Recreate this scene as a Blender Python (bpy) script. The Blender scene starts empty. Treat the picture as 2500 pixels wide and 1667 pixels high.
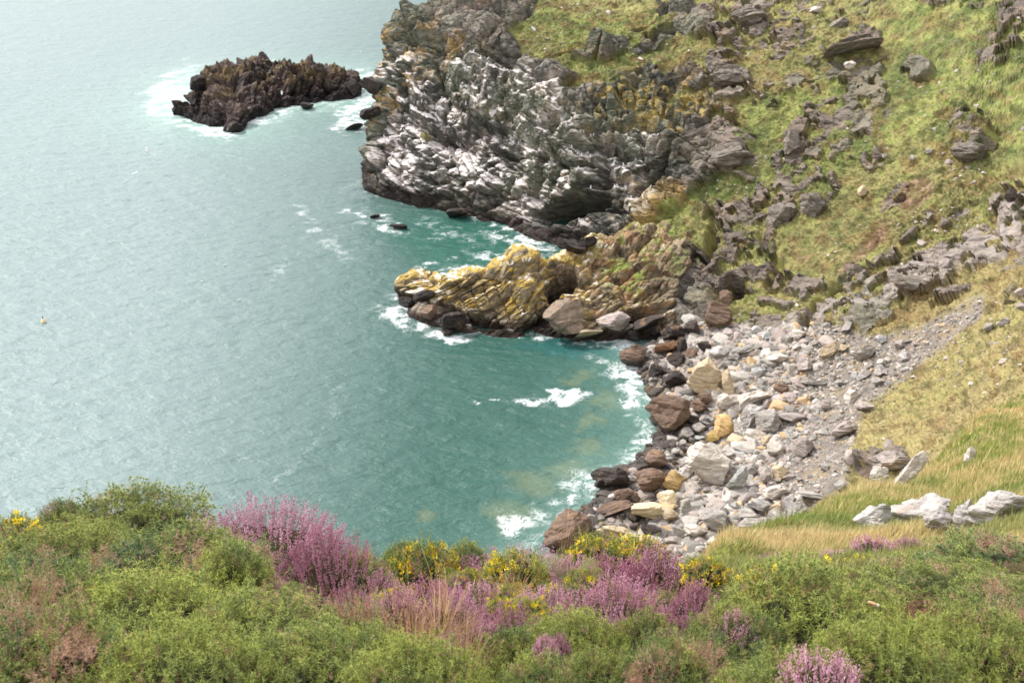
import bpy, bmesh, math, random
import numpy as np
from mathutils import Vector, Matrix, Euler
SC = bpy.context.scene
rng = np.random.default_rng(7)
random.seed(7)
# ------------------------------------------------------------------ camera
H = 60.0; PITCH = math.radians(25.0); F = 3018.0
cam_data = bpy.data.cameras.new('camera')
cam = bpy.data.objects.new('camera', cam_data); SC.collection.objects.link(cam)
cam.location = (0, 0, H); cam.rotation_euler = (math.radians(90) - PITCH, 0, 0)
cam_data.sensor_width = 36.0; cam_data.lens = 36.0 * F / 2500.0
cam_data.clip_start = 0.05; cam_data.clip_end = 20000
cam_data.dof.use_dof = True; cam_data.dof.focus_distance = 5.2; cam_data.dof.aperture_fstop = 10.0
SC.camera = cam
# ------------------------------------------------------------------ world, sun, exposure
SUN_EL = math.radians(48); SUN_AZ = math.radians(-58)      # azimuth measured from +Y towards +X
w = bpy.data.worlds.new("World"); SC.world = w; w.use_nodes = True
nt = w.node_tree; N = nt.nodes; L = nt.links
bg = N['Background']
sky = N.new('ShaderNodeTexSky'); sky.sky_type = 'NISHITA'; sky.sun_disc = False
sky.sun_elevation = SUN_EL; sky.sun_rotation = SUN_AZ; sky.altitude = 60; sky.dust_density = 4.0; sky.air_density = 1.0
bg.inputs['Strength'].default_value = 0.135
tc = N.new('ShaderNodeTexCoord'); cn = N.new('ShaderNodeTexNoise')
cn.inputs['Scale'].default_value = 2.2; cn.inputs['Detail'].default_value = 6
cr = N.new('ShaderNodeMapRange'); cr.inputs['From Min'].default_value = 0.28; cr.inputs['From Max'].default_value = 0.55
cr.inputs['To Min'].default_value = 0.55; cr.inputs['To Max'].default_value = 0.95
mx = N.new('ShaderNodeMix'); mx.data_type = 'RGBA'
L.new(tc.outputs['Generated'], cn.inputs['Vector']); L.new(cn.outputs['Fac'], cr.inputs['Value'])
L.new(cr.outputs['Result'], mx.inputs[0]); L.new(sky.outputs[0], mx.inputs[6])
# bright thin cloud over most of the sky, brighter towards the sun
dt = N.new('ShaderNodeVectorMath'); dt.operation = 'DOT_PRODUCT'; L.new(tc.outputs['Generated'], dt.inputs[0])
dt.inputs[1].default_value = (math.sin(SUN_AZ) * math.cos(SUN_EL), math.cos(SUN_AZ) * math.cos(SUN_EL), math.sin(SUN_EL))
au = N.new('ShaderNodeMapRange'); L.new(dt.outputs['Value'], au.inputs['Value'])
for k_, v_ in zip(('From Min', 'From Max', 'To Min', 'To Max'), (.35, 1.0, .8, 1.6)): au.inputs[k_].default_value = v_
cl_ = N.new('ShaderNodeVectorMath'); cl_.operation = 'SCALE'; cl_.inputs[0].default_value = (8.9, 8.8, 9.2); L.new(au.outputs['Result'], cl_.inputs['Scale'])
L.new(cl_.outputs[0], mx.inputs[7])
L.new(mx.outputs[2], bg.inputs['Color'])
sd = bpy.data.lights.new('sun', 'SUN'); sd.energy = 3.3; sd.angle = math.radians(3); sd.color = (1.0, 0.95, 0.88)
sun = bpy.data.objects.new('sun', sd); SC.collection.objects.link(sun)
sdir = Vector((math.sin(SUN_AZ) * math.cos(SUN_EL), math.cos(SUN_AZ) * math.cos(SUN_EL), math.sin(SUN_EL)))
sun.rotation_euler = sdir.to_track_quat('Z', 'Y').to_euler(); sun.location = (0, 0, 120)
SC.view_settings.view_transform = 'Standard'; SC.view_settings.look = 'None'
SC.view_settings.exposure = 0.46; SC.view_settings.gamma = 1.0
SC.cycles.max_bounces = 5; SC.cycles.diffuse_bounces = 3; SC.cycles.glossy_bounces = 2
SC.cycles.transmission_bounces = 2; SC.cycles.volume_bounces = 0
SC.cycles.use_denoising = True

# ------------------------------------------------------------------ small helpers
CP, SP = math.cos(PITCH), math.sin(PITCH)
def P(px, py, Y):
    """world point that the photo's pixel shows at forward distance Y"""
    dx = (px - 1250.0) / F; dy = (833.5 - py) / F
    t = Y / (CP + dy * SP)
    return (t * dx, Y, H + t * (-SP + dy * CP))
def PS(px, py, z=0.0):
    dy = (833.5 - py) / F; t = (H - z) / (SP - dy * CP); dx = (px - 1250.0) / F
    return (t * dx, t * (CP + dy * SP), z)
def proj(p):
    x = p[..., 0]; y = p[..., 1]; z = p[..., 2] - H
    d = y * CP - z * SP; u = y * SP + z * CP
    d = np.where(d < .01, .01, d)
    return 1250 + F * x / d, 833.5 - F * u / d, d
def rgb(r, g, b):
    c = np.array([r, g, b], float) / 255.0
    return np.where(c <= .04045, c / 12.92, ((c + .055) / 1.055) ** 2.4)
def sm(x, a, b):
    t = np.clip((x - a) / (b - a), 0, 1); return t * t * (3 - 2 * t)
def mixc(a, b, t):
    t = np.asarray(t)[..., None]; return a * (1 - t) + b * t
def hsh(ix, iy, iz, s=0):
    with np.errstate(over='ignore'):
        h = (ix.astype(np.int64) * 374761393 + iy.astype(np.int64) * 668265263 + iz.astype(np.int64) * 1274126177 + s * 974634777) & 0xFFFFFFFF
        h = ((h ^ (h >> 13)) * 1274126177) & 0xFFFFFFFF
        h = ((h ^ (h >> 16)) * 2246822519) & 0xFFFFFFFF
        h = h ^ (h >> 15)
    return (h & 0xFFFFFF).astype(np.float32) / 16777216.0
def vn(p, s=0):
    i = np.floor(p).astype(np.int64); f = (p - i); f = f * f * (3 - 2 * f)
    r = 0
    for a in (0, 1):
        wx = f[..., 0] if a else 1 - f[..., 0]
        for b in (0, 1):
            wy = f[..., 1] if b else 1 - f[..., 1]
            for c in (0, 1):
                wz = f[..., 2] if c else 1 - f[..., 2]
                r = r + wx * wy * wz * hsh(i[..., 0] + a, i[..., 1] + b, i[..., 2] + c, s)
    return r
def fbm(p, o=4, s=0, g=.5):
    r = 0; a = 1; t = 0
    for k in range(o):
        r = r + a * vn(p * (2.03 ** k) + 17.3 * k, s + k); t += a; a *= g
    return r / t
def facets(p, cell, s, stretch=(1, 1, 1), R=None, tilt=.9, side=3.0, flat=.33):
    """angular blocks: flat tilted tops with chamfered sides, the highest block wins; returns height, crack, cell random"""
    q = p if R is None else p @ R.T
    q = q / (np.array(stretch) * cell)
    i0 = np.floor(q - .5).astype(np.int64)
    f1 = np.full(q.shape[:-1], -9.0); f2 = f1.copy(); rr = np.zeros_like(f1)
    for a in (0, 1):
        for b in (0, 1):
            for c in (0, 1):
                ix, iy, iz = i0[..., 0] + a, i0[..., 1] + b, i0[..., 2] + c
                r0 = hsh(ix, iy, iz, s); r1 = hsh(ix, iy, iz, s + 1); r2 = hsh(ix, iy, iz, s + 2); r3 = hsh(ix, iy, iz, s + 3)
                dx = q[..., 0] - (ix + .5 + (r0 - .5) * .7); dy = q[..., 1] - (iy + .5 + (r1 - .5) * .7); dz = q[..., 2] - (iz + .5 + (r2 - .5) * .7)
                co = np.cos(r3 * 3.14); si = np.sin(r3 * 3.14)
                u = dx * co + dy * si; v = -dx * si + dy * co + (r0 - .5) * dz; w_ = dz + (r1 - .5) * u + (r2 - .5) * v
                m = np.maximum(np.maximum(np.abs(u), np.abs(v)), np.abs(w_))
                h = (r3 - .5) * .55 + tilt * (u * (r1 - .5) + v * (r2 - .5) + w_ * (r0 - .5)) * 2 - side * np.maximum(0, m - flat)
                n1 = h > f1
                f2 = np.where(n1, f1, np.maximum(f2, h)); rr = np.where(n1, hsh(ix, iy, iz, s + 5), rr); f1 = np.where(n1, h, f1)
    return f1 + .35, np.clip((f1 - f2) * 5, 0, 1), rr
def rotm(rx, ry, rz):
    return np.array(Euler((math.radians(rx), math.radians(ry), math.radians(rz))).to_matrix())
def cmm(n, seg):
    rows = []
    for k in range(n - 1):
        s = seg[k] if hasattr(seg, '__len__') else seg
        for j in range(s + (1 if k == n - 2 else 0)):
            t = j / s; r = np.zeros(n)
            ws = (.5 * (-t + 2 * t * t - t ** 3), .5 * (2 - 5 * t * t + 3 * t ** 3), .5 * (t + 4 * t * t - 3 * t ** 3), .5 * (-t * t + t ** 3))
            for q, ww in zip((k - 1, k, k + 1, k + 2), ws): r[min(max(q, 0), n - 1)] += ww
            rows.append(r)
    return np.array(rows)
def patch(C, su, sv):
    C = np.array(C, float)
    return np.einsum('ai,bj,ijk->abk', cmm(C.shape[0], su), cmm(C.shape[1], sv), C)
def gnormal(G):
    du = np.gradient(G, axis=0); dv = np.gradient(G, axis=1)
    n = np.cross(du, dv); n /= np.linalg.norm(n, axis=-1, keepdims=True) + 1e-9
    return n
def polysd(x, y, pts):
    """signed distance in photo pixels, positive inside"""
    pts = np.array(pts, float); d = np.full(x.shape, 1e9); ins = np.zeros(x.shape, bool)
    for i in range(len(pts)):
        a = pts[i]; b = pts[(i + 1) % len(pts)]; e = b - a
        t = np.clip(((x - a[0]) * e[0] + (y - a[1]) * e[1]) / (e @ e), 0, 1)
        d = np.minimum(d, np.hypot(x - a[0] - t * e[0], y - a[1] - t * e[1]))
        c = ((a[1] > y) != (b[1] > y)) & (x < (b[0] - a[0]) * (y - a[1]) / (b[1] - a[1] + 1e-9) + a[0])
        ins ^= c
    return np.where(ins, d, -d)
def pld(x, y, pts):
    d = np.full(x.shape, 1e9); pts = np.array(pts, float)
    for i in range(len(pts) - 1):
        a = pts[i]; e = pts[i + 1] - a
        t = np.clip(((x - a[0]) * e[0] + (y - a[1]) * e[1]) / (e @ e), 0, 1)
        d = np.minimum(d, np.hypot(x - a[0] - t * e[0], y - a[1] - t * e[1]))
    return d
def ell(x, y, cx, cy, rx, ry, ang=0):
    a = math.radians(ang); c, s = math.cos(a), math.sin(a); u = (x - cx) * c + (y - cy) * s; v = -(x - cx) * s + (y - cy) * c
    return 1 - np.sqrt((u / rx) ** 2 + (v / ry) ** 2)
def mesh(name, V, Fc, mats, col=None, smooth=False, mi=None):
    """V n*3; Fc list of arrays (m*3 or m*4)"""
    me = bpy.data.meshes.new(name)
    V = np.asarray(V, np.float32).reshape(-1, 3)
    if not isinstance(Fc, list): Fc = [Fc]
    Fc = [np.asarray(f, np.int32) for f in Fc if len(f)]
    me.vertices.add(len(V)); me.vertices.foreach_set('co', V.ravel())
    nl = sum(f.size for f in Fc); me.loops.add(nl); me.loops.foreach_set('vertex_index', np.concatenate([f.ravel() for f in Fc]))
    npoly = sum(len(f) for f in Fc); me.polygons.add(npoly)
    tot = np.concatenate([np.full(len(f), f.shape[1]) for f in Fc]); st = np.concatenate([[0], np.cumsum(tot)[:-1]])
    me.polygons.foreach_set('loop_start', st.astype(np.int32)); me.polygons.foreach_set('loop_total', tot.astype(np.int32))
    if mi is not None: me.polygons.foreach_set('material_index', np.asarray(mi, np.int32))
    me.polygons.foreach_set('use_smooth', np.full(npoly, smooth))
    me.update(calc_edges=True)
    for m in (mats if isinstance(mats, list) else [mats]): me.materials.append(m)
    if col is not None: setcol(me, 'Col', col)
    return me
def setcol(me, nm, col):
    col = np.asarray(col, np.float32); a = me.color_attributes.new(nm, 'FLOAT_COLOR', 'POINT')
    if col.ndim == 1: col = np.stack([col] * 3, 1)
    c4 = np.ones((len(col), 4), np.float32); c4[:, :3] = col; a.data.foreach_set('color', c4.ravel())
def gridf(a, b, off=0):
    i = np.arange(a * b).reshape(a, b) + off
    return np.stack([i[:-1, :-1], i[1:, :-1], i[1:, 1:], i[:-1, 1:]], -1).reshape(-1, 4)
def link(name, me, parent=None, loc=None):
    o = bpy.data.objects.new(name, me); SC.collection.objects.link(o)
    if parent: o.parent = parent
    if loc is not None: o.location = loc
    return o
def tag(o, label, cat, group=None, kind=None):
    if kind: o['kind'] = kind
    if label: o['label'] = label
    if cat: o['category'] = cat
    if group: o['group'] = group
    return o
# ------------------------------------------------------------------ materials
def newmat(name):
    m = bpy.data.materials.new(name); m.use_nodes = True; nt = m.node_tree
    return m, nt.nodes, nt.links, nt.nodes['Principled BSDF']
def mth(N, L, op, a, b=None, c=None, clamp=False):
    n = N.new('ShaderNodeMath'); n.operation = op; n.use_clamp = clamp
    for i, v in enumerate((a, b, c)):
        if v is None: continue
        if isinstance(v, (int, float)): n.inputs[i].default_value = v
        else: L.new(v, n.inputs[i])
    return n.outputs[0]
def noise(N, L, vec, scale, detail=4, rough=.55, dist=0):
    n = N.new('ShaderNodeTexNoise'); n.inputs['Scale'].default_value = scale; n.inputs['Detail'].default_value = detail
    n.inputs['Roughness'].default_value = rough; n.inputs['Distortion'].default_value = dist
    if vec is not None: L.new(vec, n.inputs['Vector'])
    return n
def mr(N, L, v, a, b, c=0, d=1):
    n = N.new('ShaderNodeMapRange'); L.new(v, n.inputs['Value'])
    for k, x in zip(('From Min', 'From Max', 'To Min', 'To Max'), (a, b, c, d)): n.inputs[k].default_value = x
    return n.outputs['Result']
def mixn(N, L, f, a, b, mode='MIX'):
    n = N.new('ShaderNodeMix'); n.data_type = 'RGBA'; n.blend_type = mode
    for i, v in ((0, f), (6, a), (7, b)):
        if isinstance(v, (int, float)): n.inputs[i].default_value = v
        elif isinstance(v, (tuple, list, np.ndarray)): n.inputs[i].default_value = tuple(v)[:3] + (1,)
        else: L.new(v, n.inputs[i])
    return n.outputs[2]
def mat_ground(name, s1=1.1, s2=6.0, bump=.35, dist=.25, lo=.7, hi=1.3, rough=.85, ledges=False):
    m, N, L, b = newmat(name)
    at = N.new('ShaderNodeAttribute'); at.attribute_name = 'Col'
    g = N.new('ShaderNodeNewGeometry')
    n1 = noise(N, L, g.outputs['Position'], s1, 6, .65, .6); n2 = noise(N, L, g.outputs['Position'], s2, 5, .7, .3)
    v = mth(N, L, 'ADD', mth(N, L, 'MULTIPLY', n1.outputs['Fac'], .5), mth(N, L, 'MULTIPLY', n2.outputs['Fac'], .5))
    v = mr(N, L, v, .33, .67, lo, hi)
    cc = N.new('ShaderNodeCombineColor'); [L.new(v, cc.inputs[i]) for i in range(3)]
    L.new(mixn(N, L, 1.0, at.outputs['Color'], cc.outputs[0], 'MULTIPLY'), b.inputs['Base Color'])
    b.inputs['Roughness'].default_value = rough; b.inputs['Specular IOR Level'].default_value = .25
    bp = N.new('ShaderNodeBump'); bp.inputs['Strength'].default_value = bump; bp.inputs['Distance'].default_value = dist
    L.new(mth(N, L, 'ADD', n1.outputs['Fac'], mth(N, L, 'MULTIPLY', n2.outputs['Fac'], .5)), bp.inputs['Height']); L.new(bp.outputs[0], b.inputs['Normal'])
    if ledges:
        ra = N.new('ShaderNodeAttribute'); ra.attribute_name = 'Rock'
        wn = noise(N, L, g.outputs['Position'], .8, 3, .5); vm = N.new('ShaderNodeVectorMath'); vm.operation = 'MULTIPLY_ADD'
        L.new(wn.outputs['Color'], vm.inputs[0]); vm.inputs[1].default_value = (.8, .8, .8); L.new(g.outputs['Position'], vm.inputs[2])
        mp = N.new('ShaderNodeMapping'); mp.inputs['Rotation'].default_value = (.35, -.6, .45); mp.inputs['Scale'].default_value = (.55, .9, 1.5); L.new(vm.outputs[0], mp.inputs['Vector'])
        hs = None
        for sc, am in ((.75, .55), (1.9, .28)):
            vo = N.new('ShaderNodeTexVoronoi'); vo.inputs['Scale'].default_value = sc; L.new(mp.outputs[0], vo.inputs['Vector'])
            sp = N.new('ShaderNodeSeparateColor'); L.new(vo.outputs['Color'], sp.inputs[0])
            h = mth(N, L, 'MULTIPLY', mth(N, L, 'SUBTRACT', sp.outputs[0], mth(N, L, 'MULTIPLY', vo.outputs['Distance'], .8)), am)
            hs = h if hs is None else mth(N, L, 'ADD', hs, h)
        hs = mth(N, L, 'MULTIPLY', hs, ra.outputs['Fac'])
        b2 = N.new('ShaderNodeBump'); b2.inputs['Strength'].default_value = 1.0; b2.inputs['Distance'].default_value = .8
        L.new(hs, b2.inputs['Height']); L.new(b2.outputs[0], bp.inputs['Normal'])
    return m
M_LAND = mat_ground('cliff_and_turf', ledges=True)
M_NEAR = mat_ground('near_turf', 5, 40, .5, .04)
def mat_stone():
    m, N, L, b = newmat('broken_stone')
    oi = N.new('ShaderNodeObjectInfo'); g = N.new('ShaderNodeNewGeometry'); tc = N.new('ShaderNodeTexCoord')
    mp = N.new('ShaderNodeMapping'); mp.inputs['Scale'].default_value = (1, 1, 3.2); mp.inputs['Rotation'].default_value = (.5, .3, 0)
    L.new(g.outputs['Position'], mp.inputs['Vector'])
    n1 = noise(N, L, mp.outputs[0], 1.6, 7, .65, .5); n2 = noise(N, L, g.outputs['Position'], .9, 5, .6, .4); n3 = noise(N, L, g.outputs['Position'], 9, 3, .6)
    f = mr(N, L, n1.outputs['Fac'], .3, .7, .55, 1.35)
    cc = N.new('ShaderNodeCombineColor'); [L.new(f, cc.inputs[i]) for i in range(3)]
    c = mixn(N, L, 1.0, oi.outputs['Color'], cc.outputs[0], 'MULTIPLY')
    rust = mth(N, L, 'MULTIPLY', mr(N, L, n2.outputs['Fac'], .56, .7), mth(N, L, 'ADD', mth(N, L, 'MULTIPLY', oi.outputs['Random'], .5), .05))
    c = mixn(N, L, rust, c, rgb(170, 134, 92))
    sp = mr(N, L, n3.outputs['Fac'], .62, .72)
    c = mixn(N, L, mth(N, L, 'MULTIPLY', sp, .35), c, rgb(225, 218, 210))
    sx = N.new('ShaderNodeSeparateXYZ'); L.new(g.outputs['Position'], sx.inputs[0])
    hz = mth(N, L, 'ADD', sx.outputs['Z'], mth(N, L, 'MULTIPLY', n2.outputs['Fac'], -1.6))
    wet = mr(N, L, hz, -.1, .55, 1, 0)                       # black tidal film on everything the waves reach
    c = mixn(N, L, mth(N, L, 'MULTIPLY', wet, .88), c, rgb(44, 38, 36))
    L.new(c, b.inputs['Base Color']); L.new(mr(N, L, wet, 0, 1, .85, .38), b.inputs['Roughness']); b.inputs['Specular IOR Level'].default_value = .3
    bp = N.new('ShaderNodeBump'); bp.inputs['Strength'].default_value = .8; bp.inputs['Distance'].default_value = .16
    L.new(mth(N, L, 'ADD', n1.outputs['Fac'], mth(N, L, 'MULTIPLY', n3.outputs['Fac'], .3)), bp.inputs['Height']); L.new(bp.outputs[0], b.inputs['Normal'])
    return m
M_STONE = mat_stone()
def mat_attr(name, rough=.7, trans=0.0, spec=.2):
    m, N, L, b = newmat(name)
    at = N.new('ShaderNodeAttribute'); at.attribute_name = 'Col'
    oi = N.new('ShaderNodeObjectInfo')
    f = mr(N, L, oi.outputs['Random'], 0, 1, .82, 1.15)
    cc = N.new('ShaderNodeCombineColor'); [L.new(f, cc.inputs[i]) for i in range(3)]
    c = mixn(N, L, 1.0, at.outputs['Color'], cc.outputs[0], 'MULTIPLY')
    L.new(c, b.inputs['Base Color']); b.inputs['Roughness'].default_value = rough; b.inputs['Specular IOR Level'].default_value = spec
    if trans:
        t = N.new('ShaderNodeBsdfTranslucent'); L.new(c, t.inputs['Color']); ms = N.new('ShaderNodeMixShader'); ms.inputs[0].default_value = trans
        L.new(b.outputs[0], ms.inputs[1]); L.new(t.outputs[0], ms.inputs[2]); L.new(ms.outputs[0], N['Material Output'].inputs['Surface'])
    return m
M_LEAF = mat_attr('living_foliage', .55, .35); M_DRY = mat_attr('dry_stems', .8, .2); M_PETAL = mat_attr('petals', .6, .35)
M_TUFT = mat_attr('hill_grass', .7, .3); M_BIRD = mat_attr('bird_feathers', .7)
# ------------------------------------------------------------------ the far land: headland, bowl of the cove and right-hand slope
def Z(x, Y, z): return (x, Y, z)
c1 = [(893,440,189),(905,412,189.3),(930,350,190.5),(925,290,192),(948,180,196),(982,70,203),(1085,0,214),(1230,-90,240)]
def under(p, dz=-3.5, dy=-1.5): a = P(*p); return (a[0], a[1] + dy, a[2] + dz)
def colP(pts): return [under(pts[0])] + [P(*p) for p in pts]
COLS = []
c0 = [(x + 70 + 12 * i, y, Y + 22 + i * 2) for i, (x, y, Y) in enumerate(c1)]
COLS.append([ (a[0] + 4, a[1] , a[2] ) for a in colP(c0)])
COLS.append(colP(c1))
for c in [
 [(1000,492,178.5),(1008,470,179),(1010,400,181),(1020,300,184),(1050,170,188.5),(1110,50,196),(1200,-20,208),(1350,-100,233)],
 [(1150,528,172),(1158,502,172.5),(1150,430,175),(1170,320,178),(1200,190,184),(1260,70,192),(1330,-10,203),(1450,-100,226)],
 [(1290,575,164),(1300,555,164.5),(1310,470,167.5),(1330,350,171),(1350,220,177),(1400,100,186),(1450,0,200),(1560,-100,222)],
 [(1400,612,158),(1420,590,158.7),(1450,500,161),(1470,390,164),(1490,290,170),(1540,150,180),(1600,20,192),(1700,-100,212)],
 [(1500,650,152),(1520,630,152.5),(1580,520,155),(1600,430,158.5),(1640,320,165),(1700,170,175),(1760,20,187),(1850,-100,205)],
 [(1650,790,132),(1690,740,134.5),(1720,640,140),(1770,520,147),(1830,380,154),(1900,200,163),(1960,20,174),(2050,-100,190)],
 [(1560,880,123.5),(1650,850,124.5),(1790,790,127),(1900,680,132),(2000,520,140),(2080,330,148),(2160,120,160),(2250,-80,174)],
 [(1600,980,113.7),(1720,930,115),(1880,860,117.5),(2050,760,121),(2180,600,127),(2260,420,134),(2340,200,146),(2420,-60,163)],
 [(1590,1080,105.5),(1730,1050,106.3),(1900,1000,107.6),(2070,920,110),(2230,780,115),(2380,600,122),(2460,380,132),(2560,60,149)],
 [(1480,1185,97.5),(1650,1170,97),(1850,1140,97),(2050,1060,98),(2260,950,101),(2440,770,106),(2560,560,114),(2700,240,130)],
 [(1340,1340,87),(1550,1330,86.2),(1800,1300,85.5),(2050,1220,85),(2300,1100,86),(2500,930,88),(2650,700,93),(2850,400,106)],
 [(1250,1480,79.5),(1500,1490,77.5),(1800,1480,76),(2100,1420,74),(2400,1300,73),(2700,1130,74),(2900,900,78),(3100,600,88)],
 [(1180,1650,71),(1450,1680,67),(1800,1700,63),(2200,1650,60),(2600,1550,57),(3000,1400,56),(3300,1200,58),(3600,950,64)]]:
    COLS.append(colP(c))
SU = [14, 60, 60, 60, 60, 60, 66, 70, 60, 60, 60, 60, 40, 14]
SV = [10, 22, 56, 64, 70, 74, 74, 44]
G0 = patch(COLS, SU, SV)
X, Y_, D = proj(G0)
nrm = gnormal(G0)
if nrm[300, 200, 2] < 0: nrm = -nrm
wx = X + 26 * (fbm(G0 * .12, 3, 50) - .5) * 2; wy = Y_ + 26 * (fbm(G0 * .12, 3, 60) - .5) * 2
def zone(pts, soft=30): return sm(polysd(wx, wy, pts), -soft, soft)
# where bare rock shows, traced as areas of the slope
A = zone([(800,-300),(1360,-200),(1300,30),(1235,80),(1270,150),(1400,190),(1480,225),(1570,180),(1740,265),(1850,330),(1850,400),(1740,450),(1640,500),(1590,560),(1500,680),(1400,700),(800,700)], 22)
B = zone([(1640,600),(1720,520),(1860,470),(1910,540),(1870,640),(1980,690),(2070,640),(2150,650),(2100,720),(1990,790),(1850,800),(1700,860),(1560,840)], 22)
rock = np.maximum(A, B)
for (x, y, rx, ry, an) in [(1775,165,62,40,-20),(1845,30,95,32,-5),(1915,90,70,25,-20),(2075,110,90,26,-22),(2095,175,95,34,-15),(1870,215,150,26,-10),(2120,235,75,50,0),(1700,60,60,40,0),
        (1600,100,70,22,-30),(1680,200,60,25,0),(1985,330,80,50,-30),(1960,400,90,34,-10),(1895,500,60,80,30),(1995,470,70,46,-35),(2090,300,60,40,-20),(2380,340,75,55,20),(2250,170,46,30,0),(2440,120,70,40,-30),
        (2480,30,60,60,0),(2330,5,120,14,0),(2190,500,60,20,-50),(2330,545,50,16,-30),(2400,600,100,26,-28),(2470,500,60,40,-30),(2300,640,110,26,-25),(2210,700,70,40,-30),(2140,760,110,30,-30),(2060,800,70,28,-30),
        (2310,720,70,16,-28),(2480,720,30,30,0),(2490,620,60,40,-30),(2150,1110,80,34,-10),(2110,860,50,30,-30),(2240,560,60,18,-40),(2180,640,60,12,-20),(1500,130,50,16,-30),(1420,140,60,14,-20),(1560,60,60,20,-20)]:
    rock = np.maximum(rock, sm(ell(wx, wy, x, y, rx, ry, an), -.15, .35))
for (x, y, rx, ry, an) in [(1440,100,120,30,-25),(1380,120,90,26,-30),(1540,60,120,25,-20),(1430,210,70,18,-30),(1380,155,50,14,0),(1650,250,60,22,-30),(1560,275,60,12,-10),(1760,290,70,18,-30),(1640,130,70,30,-30),
        (1900,730,60,16,10),(1860,760,60,14,10),(2000,660,70,20,10),(1115,140,26,9,0),(1036,338,14,10,0),(1720,560,50,30,-40),(1650,600,60,22,-30),(1800,780,30,10,0)]:
    rock = rock * (1 - sm(ell(wx, wy, x, y, rx, ry, an), -.1, .5) * .95)
nA = fbm(G0 * .35, 4, 5)
rock = np.clip(rock + (nA - .5) * 1.1 * (rock > .02) * (rock < .98), 0, 1)
slopey = sm(X, 1300, 1700) * (1 - sm(X, 2050, 2300)) * (1 - sm(Y_, 380, 520))
patchy = sm(fbm(G0 * np.array([.3, .3, .45]), 4, 9), .53, .62) * slopey             # small ledges break through the turf
rock = np.maximum(rock, patchy * .9)
brk = sm(X, 1650, 1800); fine_n = fbm(G0 * .9, 4, 14)
rock = rock - brk * sm(fine_n + (nA - .5) * .6, .46, .56) * .75
bandm = np.exp(-(pld(wx, wy, [(1930,800),(2080,750),(2230,690),(2330,640),(2440,580),(2540,500)]) / 40) ** 2) * sm(fbm(G0 * np.array([.7, .7, 1.6]), 4, 19), .36, .5)
rock = np.maximum(rock, bandm * 1.1 * (1 - .5 * sm(fine_n, .54, .6)))
rock = sm(rock, .3, .6)
scree = sm(polysd(wx, wy, [(1500,840),(1700,790),(1850,800),(1960,790),(2080,790),(2150,815),(2290,775),(2400,715),(2400,780),(2280,880),(2200,930),(2110,990),(2090,1050),(2075,1110),(2070,1180),(1960,1262),(1880,1400),(1200,1500),(1200,1250),(1600,1060),(1540,900)]), -14, 14)
screeL = scree * (1 - sm(ell(wx, wy, 2250, 930, 150, 24, -36), -.2, .3) * .5)
rock = rock * (1 - screeL)
soil = sm(ell(wx, wy, 2240, 480, 30, 60, 40), -.2, .3) + sm(ell(wx, wy, 2110, 610, 90, 16, -40), -.3, .3); soil = np.clip(soil, 0, 1)
# displacement: angular blocks on rock, hummocks on turf
RB = rotm(20, -35, 25)
vert = np.maximum(sm(ell(wx, wy, 1560, 270, 260, 90, 0), 0, .5), .75 * sm(ell(wx, wy, 1230, 260, 190, 80, 8), 0, .5))
h1, k1, r1 = facets(G0 + (fbm(G0 * .12, 2, 3)[..., None] - .5) * 2, 8.5, 11, (1.3, 1, .9), RB)
h2, k2, r2 = facets(G0, 3.2, 21, (1.5, 1, .75), RB)
h3, k3, r3 = facets(G0, 1.3, 31, (1.5, 1, .7), RB)
h4, k4, r4 = facets(G0, 2.3, 41, (.6, .9, 3.2), rotm(0, 12, 0), side=2.6)
hv = h4 * 1.5 - (1 - k4) * .3
dr = 2.9 * h1 + 1.2 * h2 + .42 * h3 - (1 - k1) * .7 - (1 - k2) * .32 - (1 - k3) * .1
dr = dr * (1 - vert * .7) + hv * vert
dr *= 1 - .62 * sm(X, 1620, 1860)
dr *= .25 + .75 * sm(G0[..., 2], -1, 2.5)
tb = fbm(G0 * .25, 4, 70) - .5; tb2 = fbm(G0 * np.array([1.3, 1.3, 2.0]), 4, 71) - .5; tb3 = fbm(G0 * 4.0, 3, 72) - .5
dg = 1.7 * tb + .9 * tb2 + .35 * tb3
ds = .5 * (fbm(G0 * .8, 4, 75) - .5) + .3 * tb3
disp = (dr + .35) * rock + dg * (1 - rock) * (1 - screeL) + ds * screeL
disp -= .6 * soil * fbm(G0 * .9, 3, 12)
# crevices, hollows and the two caves
def gro(pts, wd, dep): return -dep * np.exp(-(pld(X + (nA - .5) * 30, Y_ + (nA - .5) * 30, pts) / wd) ** 2)
disp += gro([(1440,335),(1500,325),(1560,312),(1600,322)], 7, 2.2) + gro([(1560,480),(1600,430),(1640,385),(1680,340),(1740,300)], 8, 2.6)
disp += gro([(1310,520),(1400,480),(1480,455),(1490,400)], 9, 2.0) + gro([(1100,340),(1160,420),(1240,500)], 4, 1.0) + gro([(1020,120),(1010,90),(1100,30)], 4, .8)
disp += gro([(1150,500),(1165,450),(1210,400)], 5, 1.2) + gro([(1060,150),(1230,140),(1330,145),(1420,130)], 4, 1.0) + gro([(1000,100),(1000,30)], 4, 1.0)
disp += -9.5 * sm(ell(X, Y_, 1395, 512, 130, 40, -8), 0, .7) - 4.5 * sm(ell(X, Y_, 1450, 365, 80, 36, 0), 0, .8) - 7.0 * sm(ell(X, Y_, 1795, 710, 34, 28, 0), 0, .7)
disp += -4.5 * sm(ell(X, Y_, 1690, 720, 24, 60, 10), 0, .8) - 3.0 * sm(ell(X, Y_, 1730, 610, 20, 90, 10), 0, .8) - 1.8 * sm(ell(X, Y_, 2140, 1135, 70, 16, -8), 0, .6)
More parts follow.
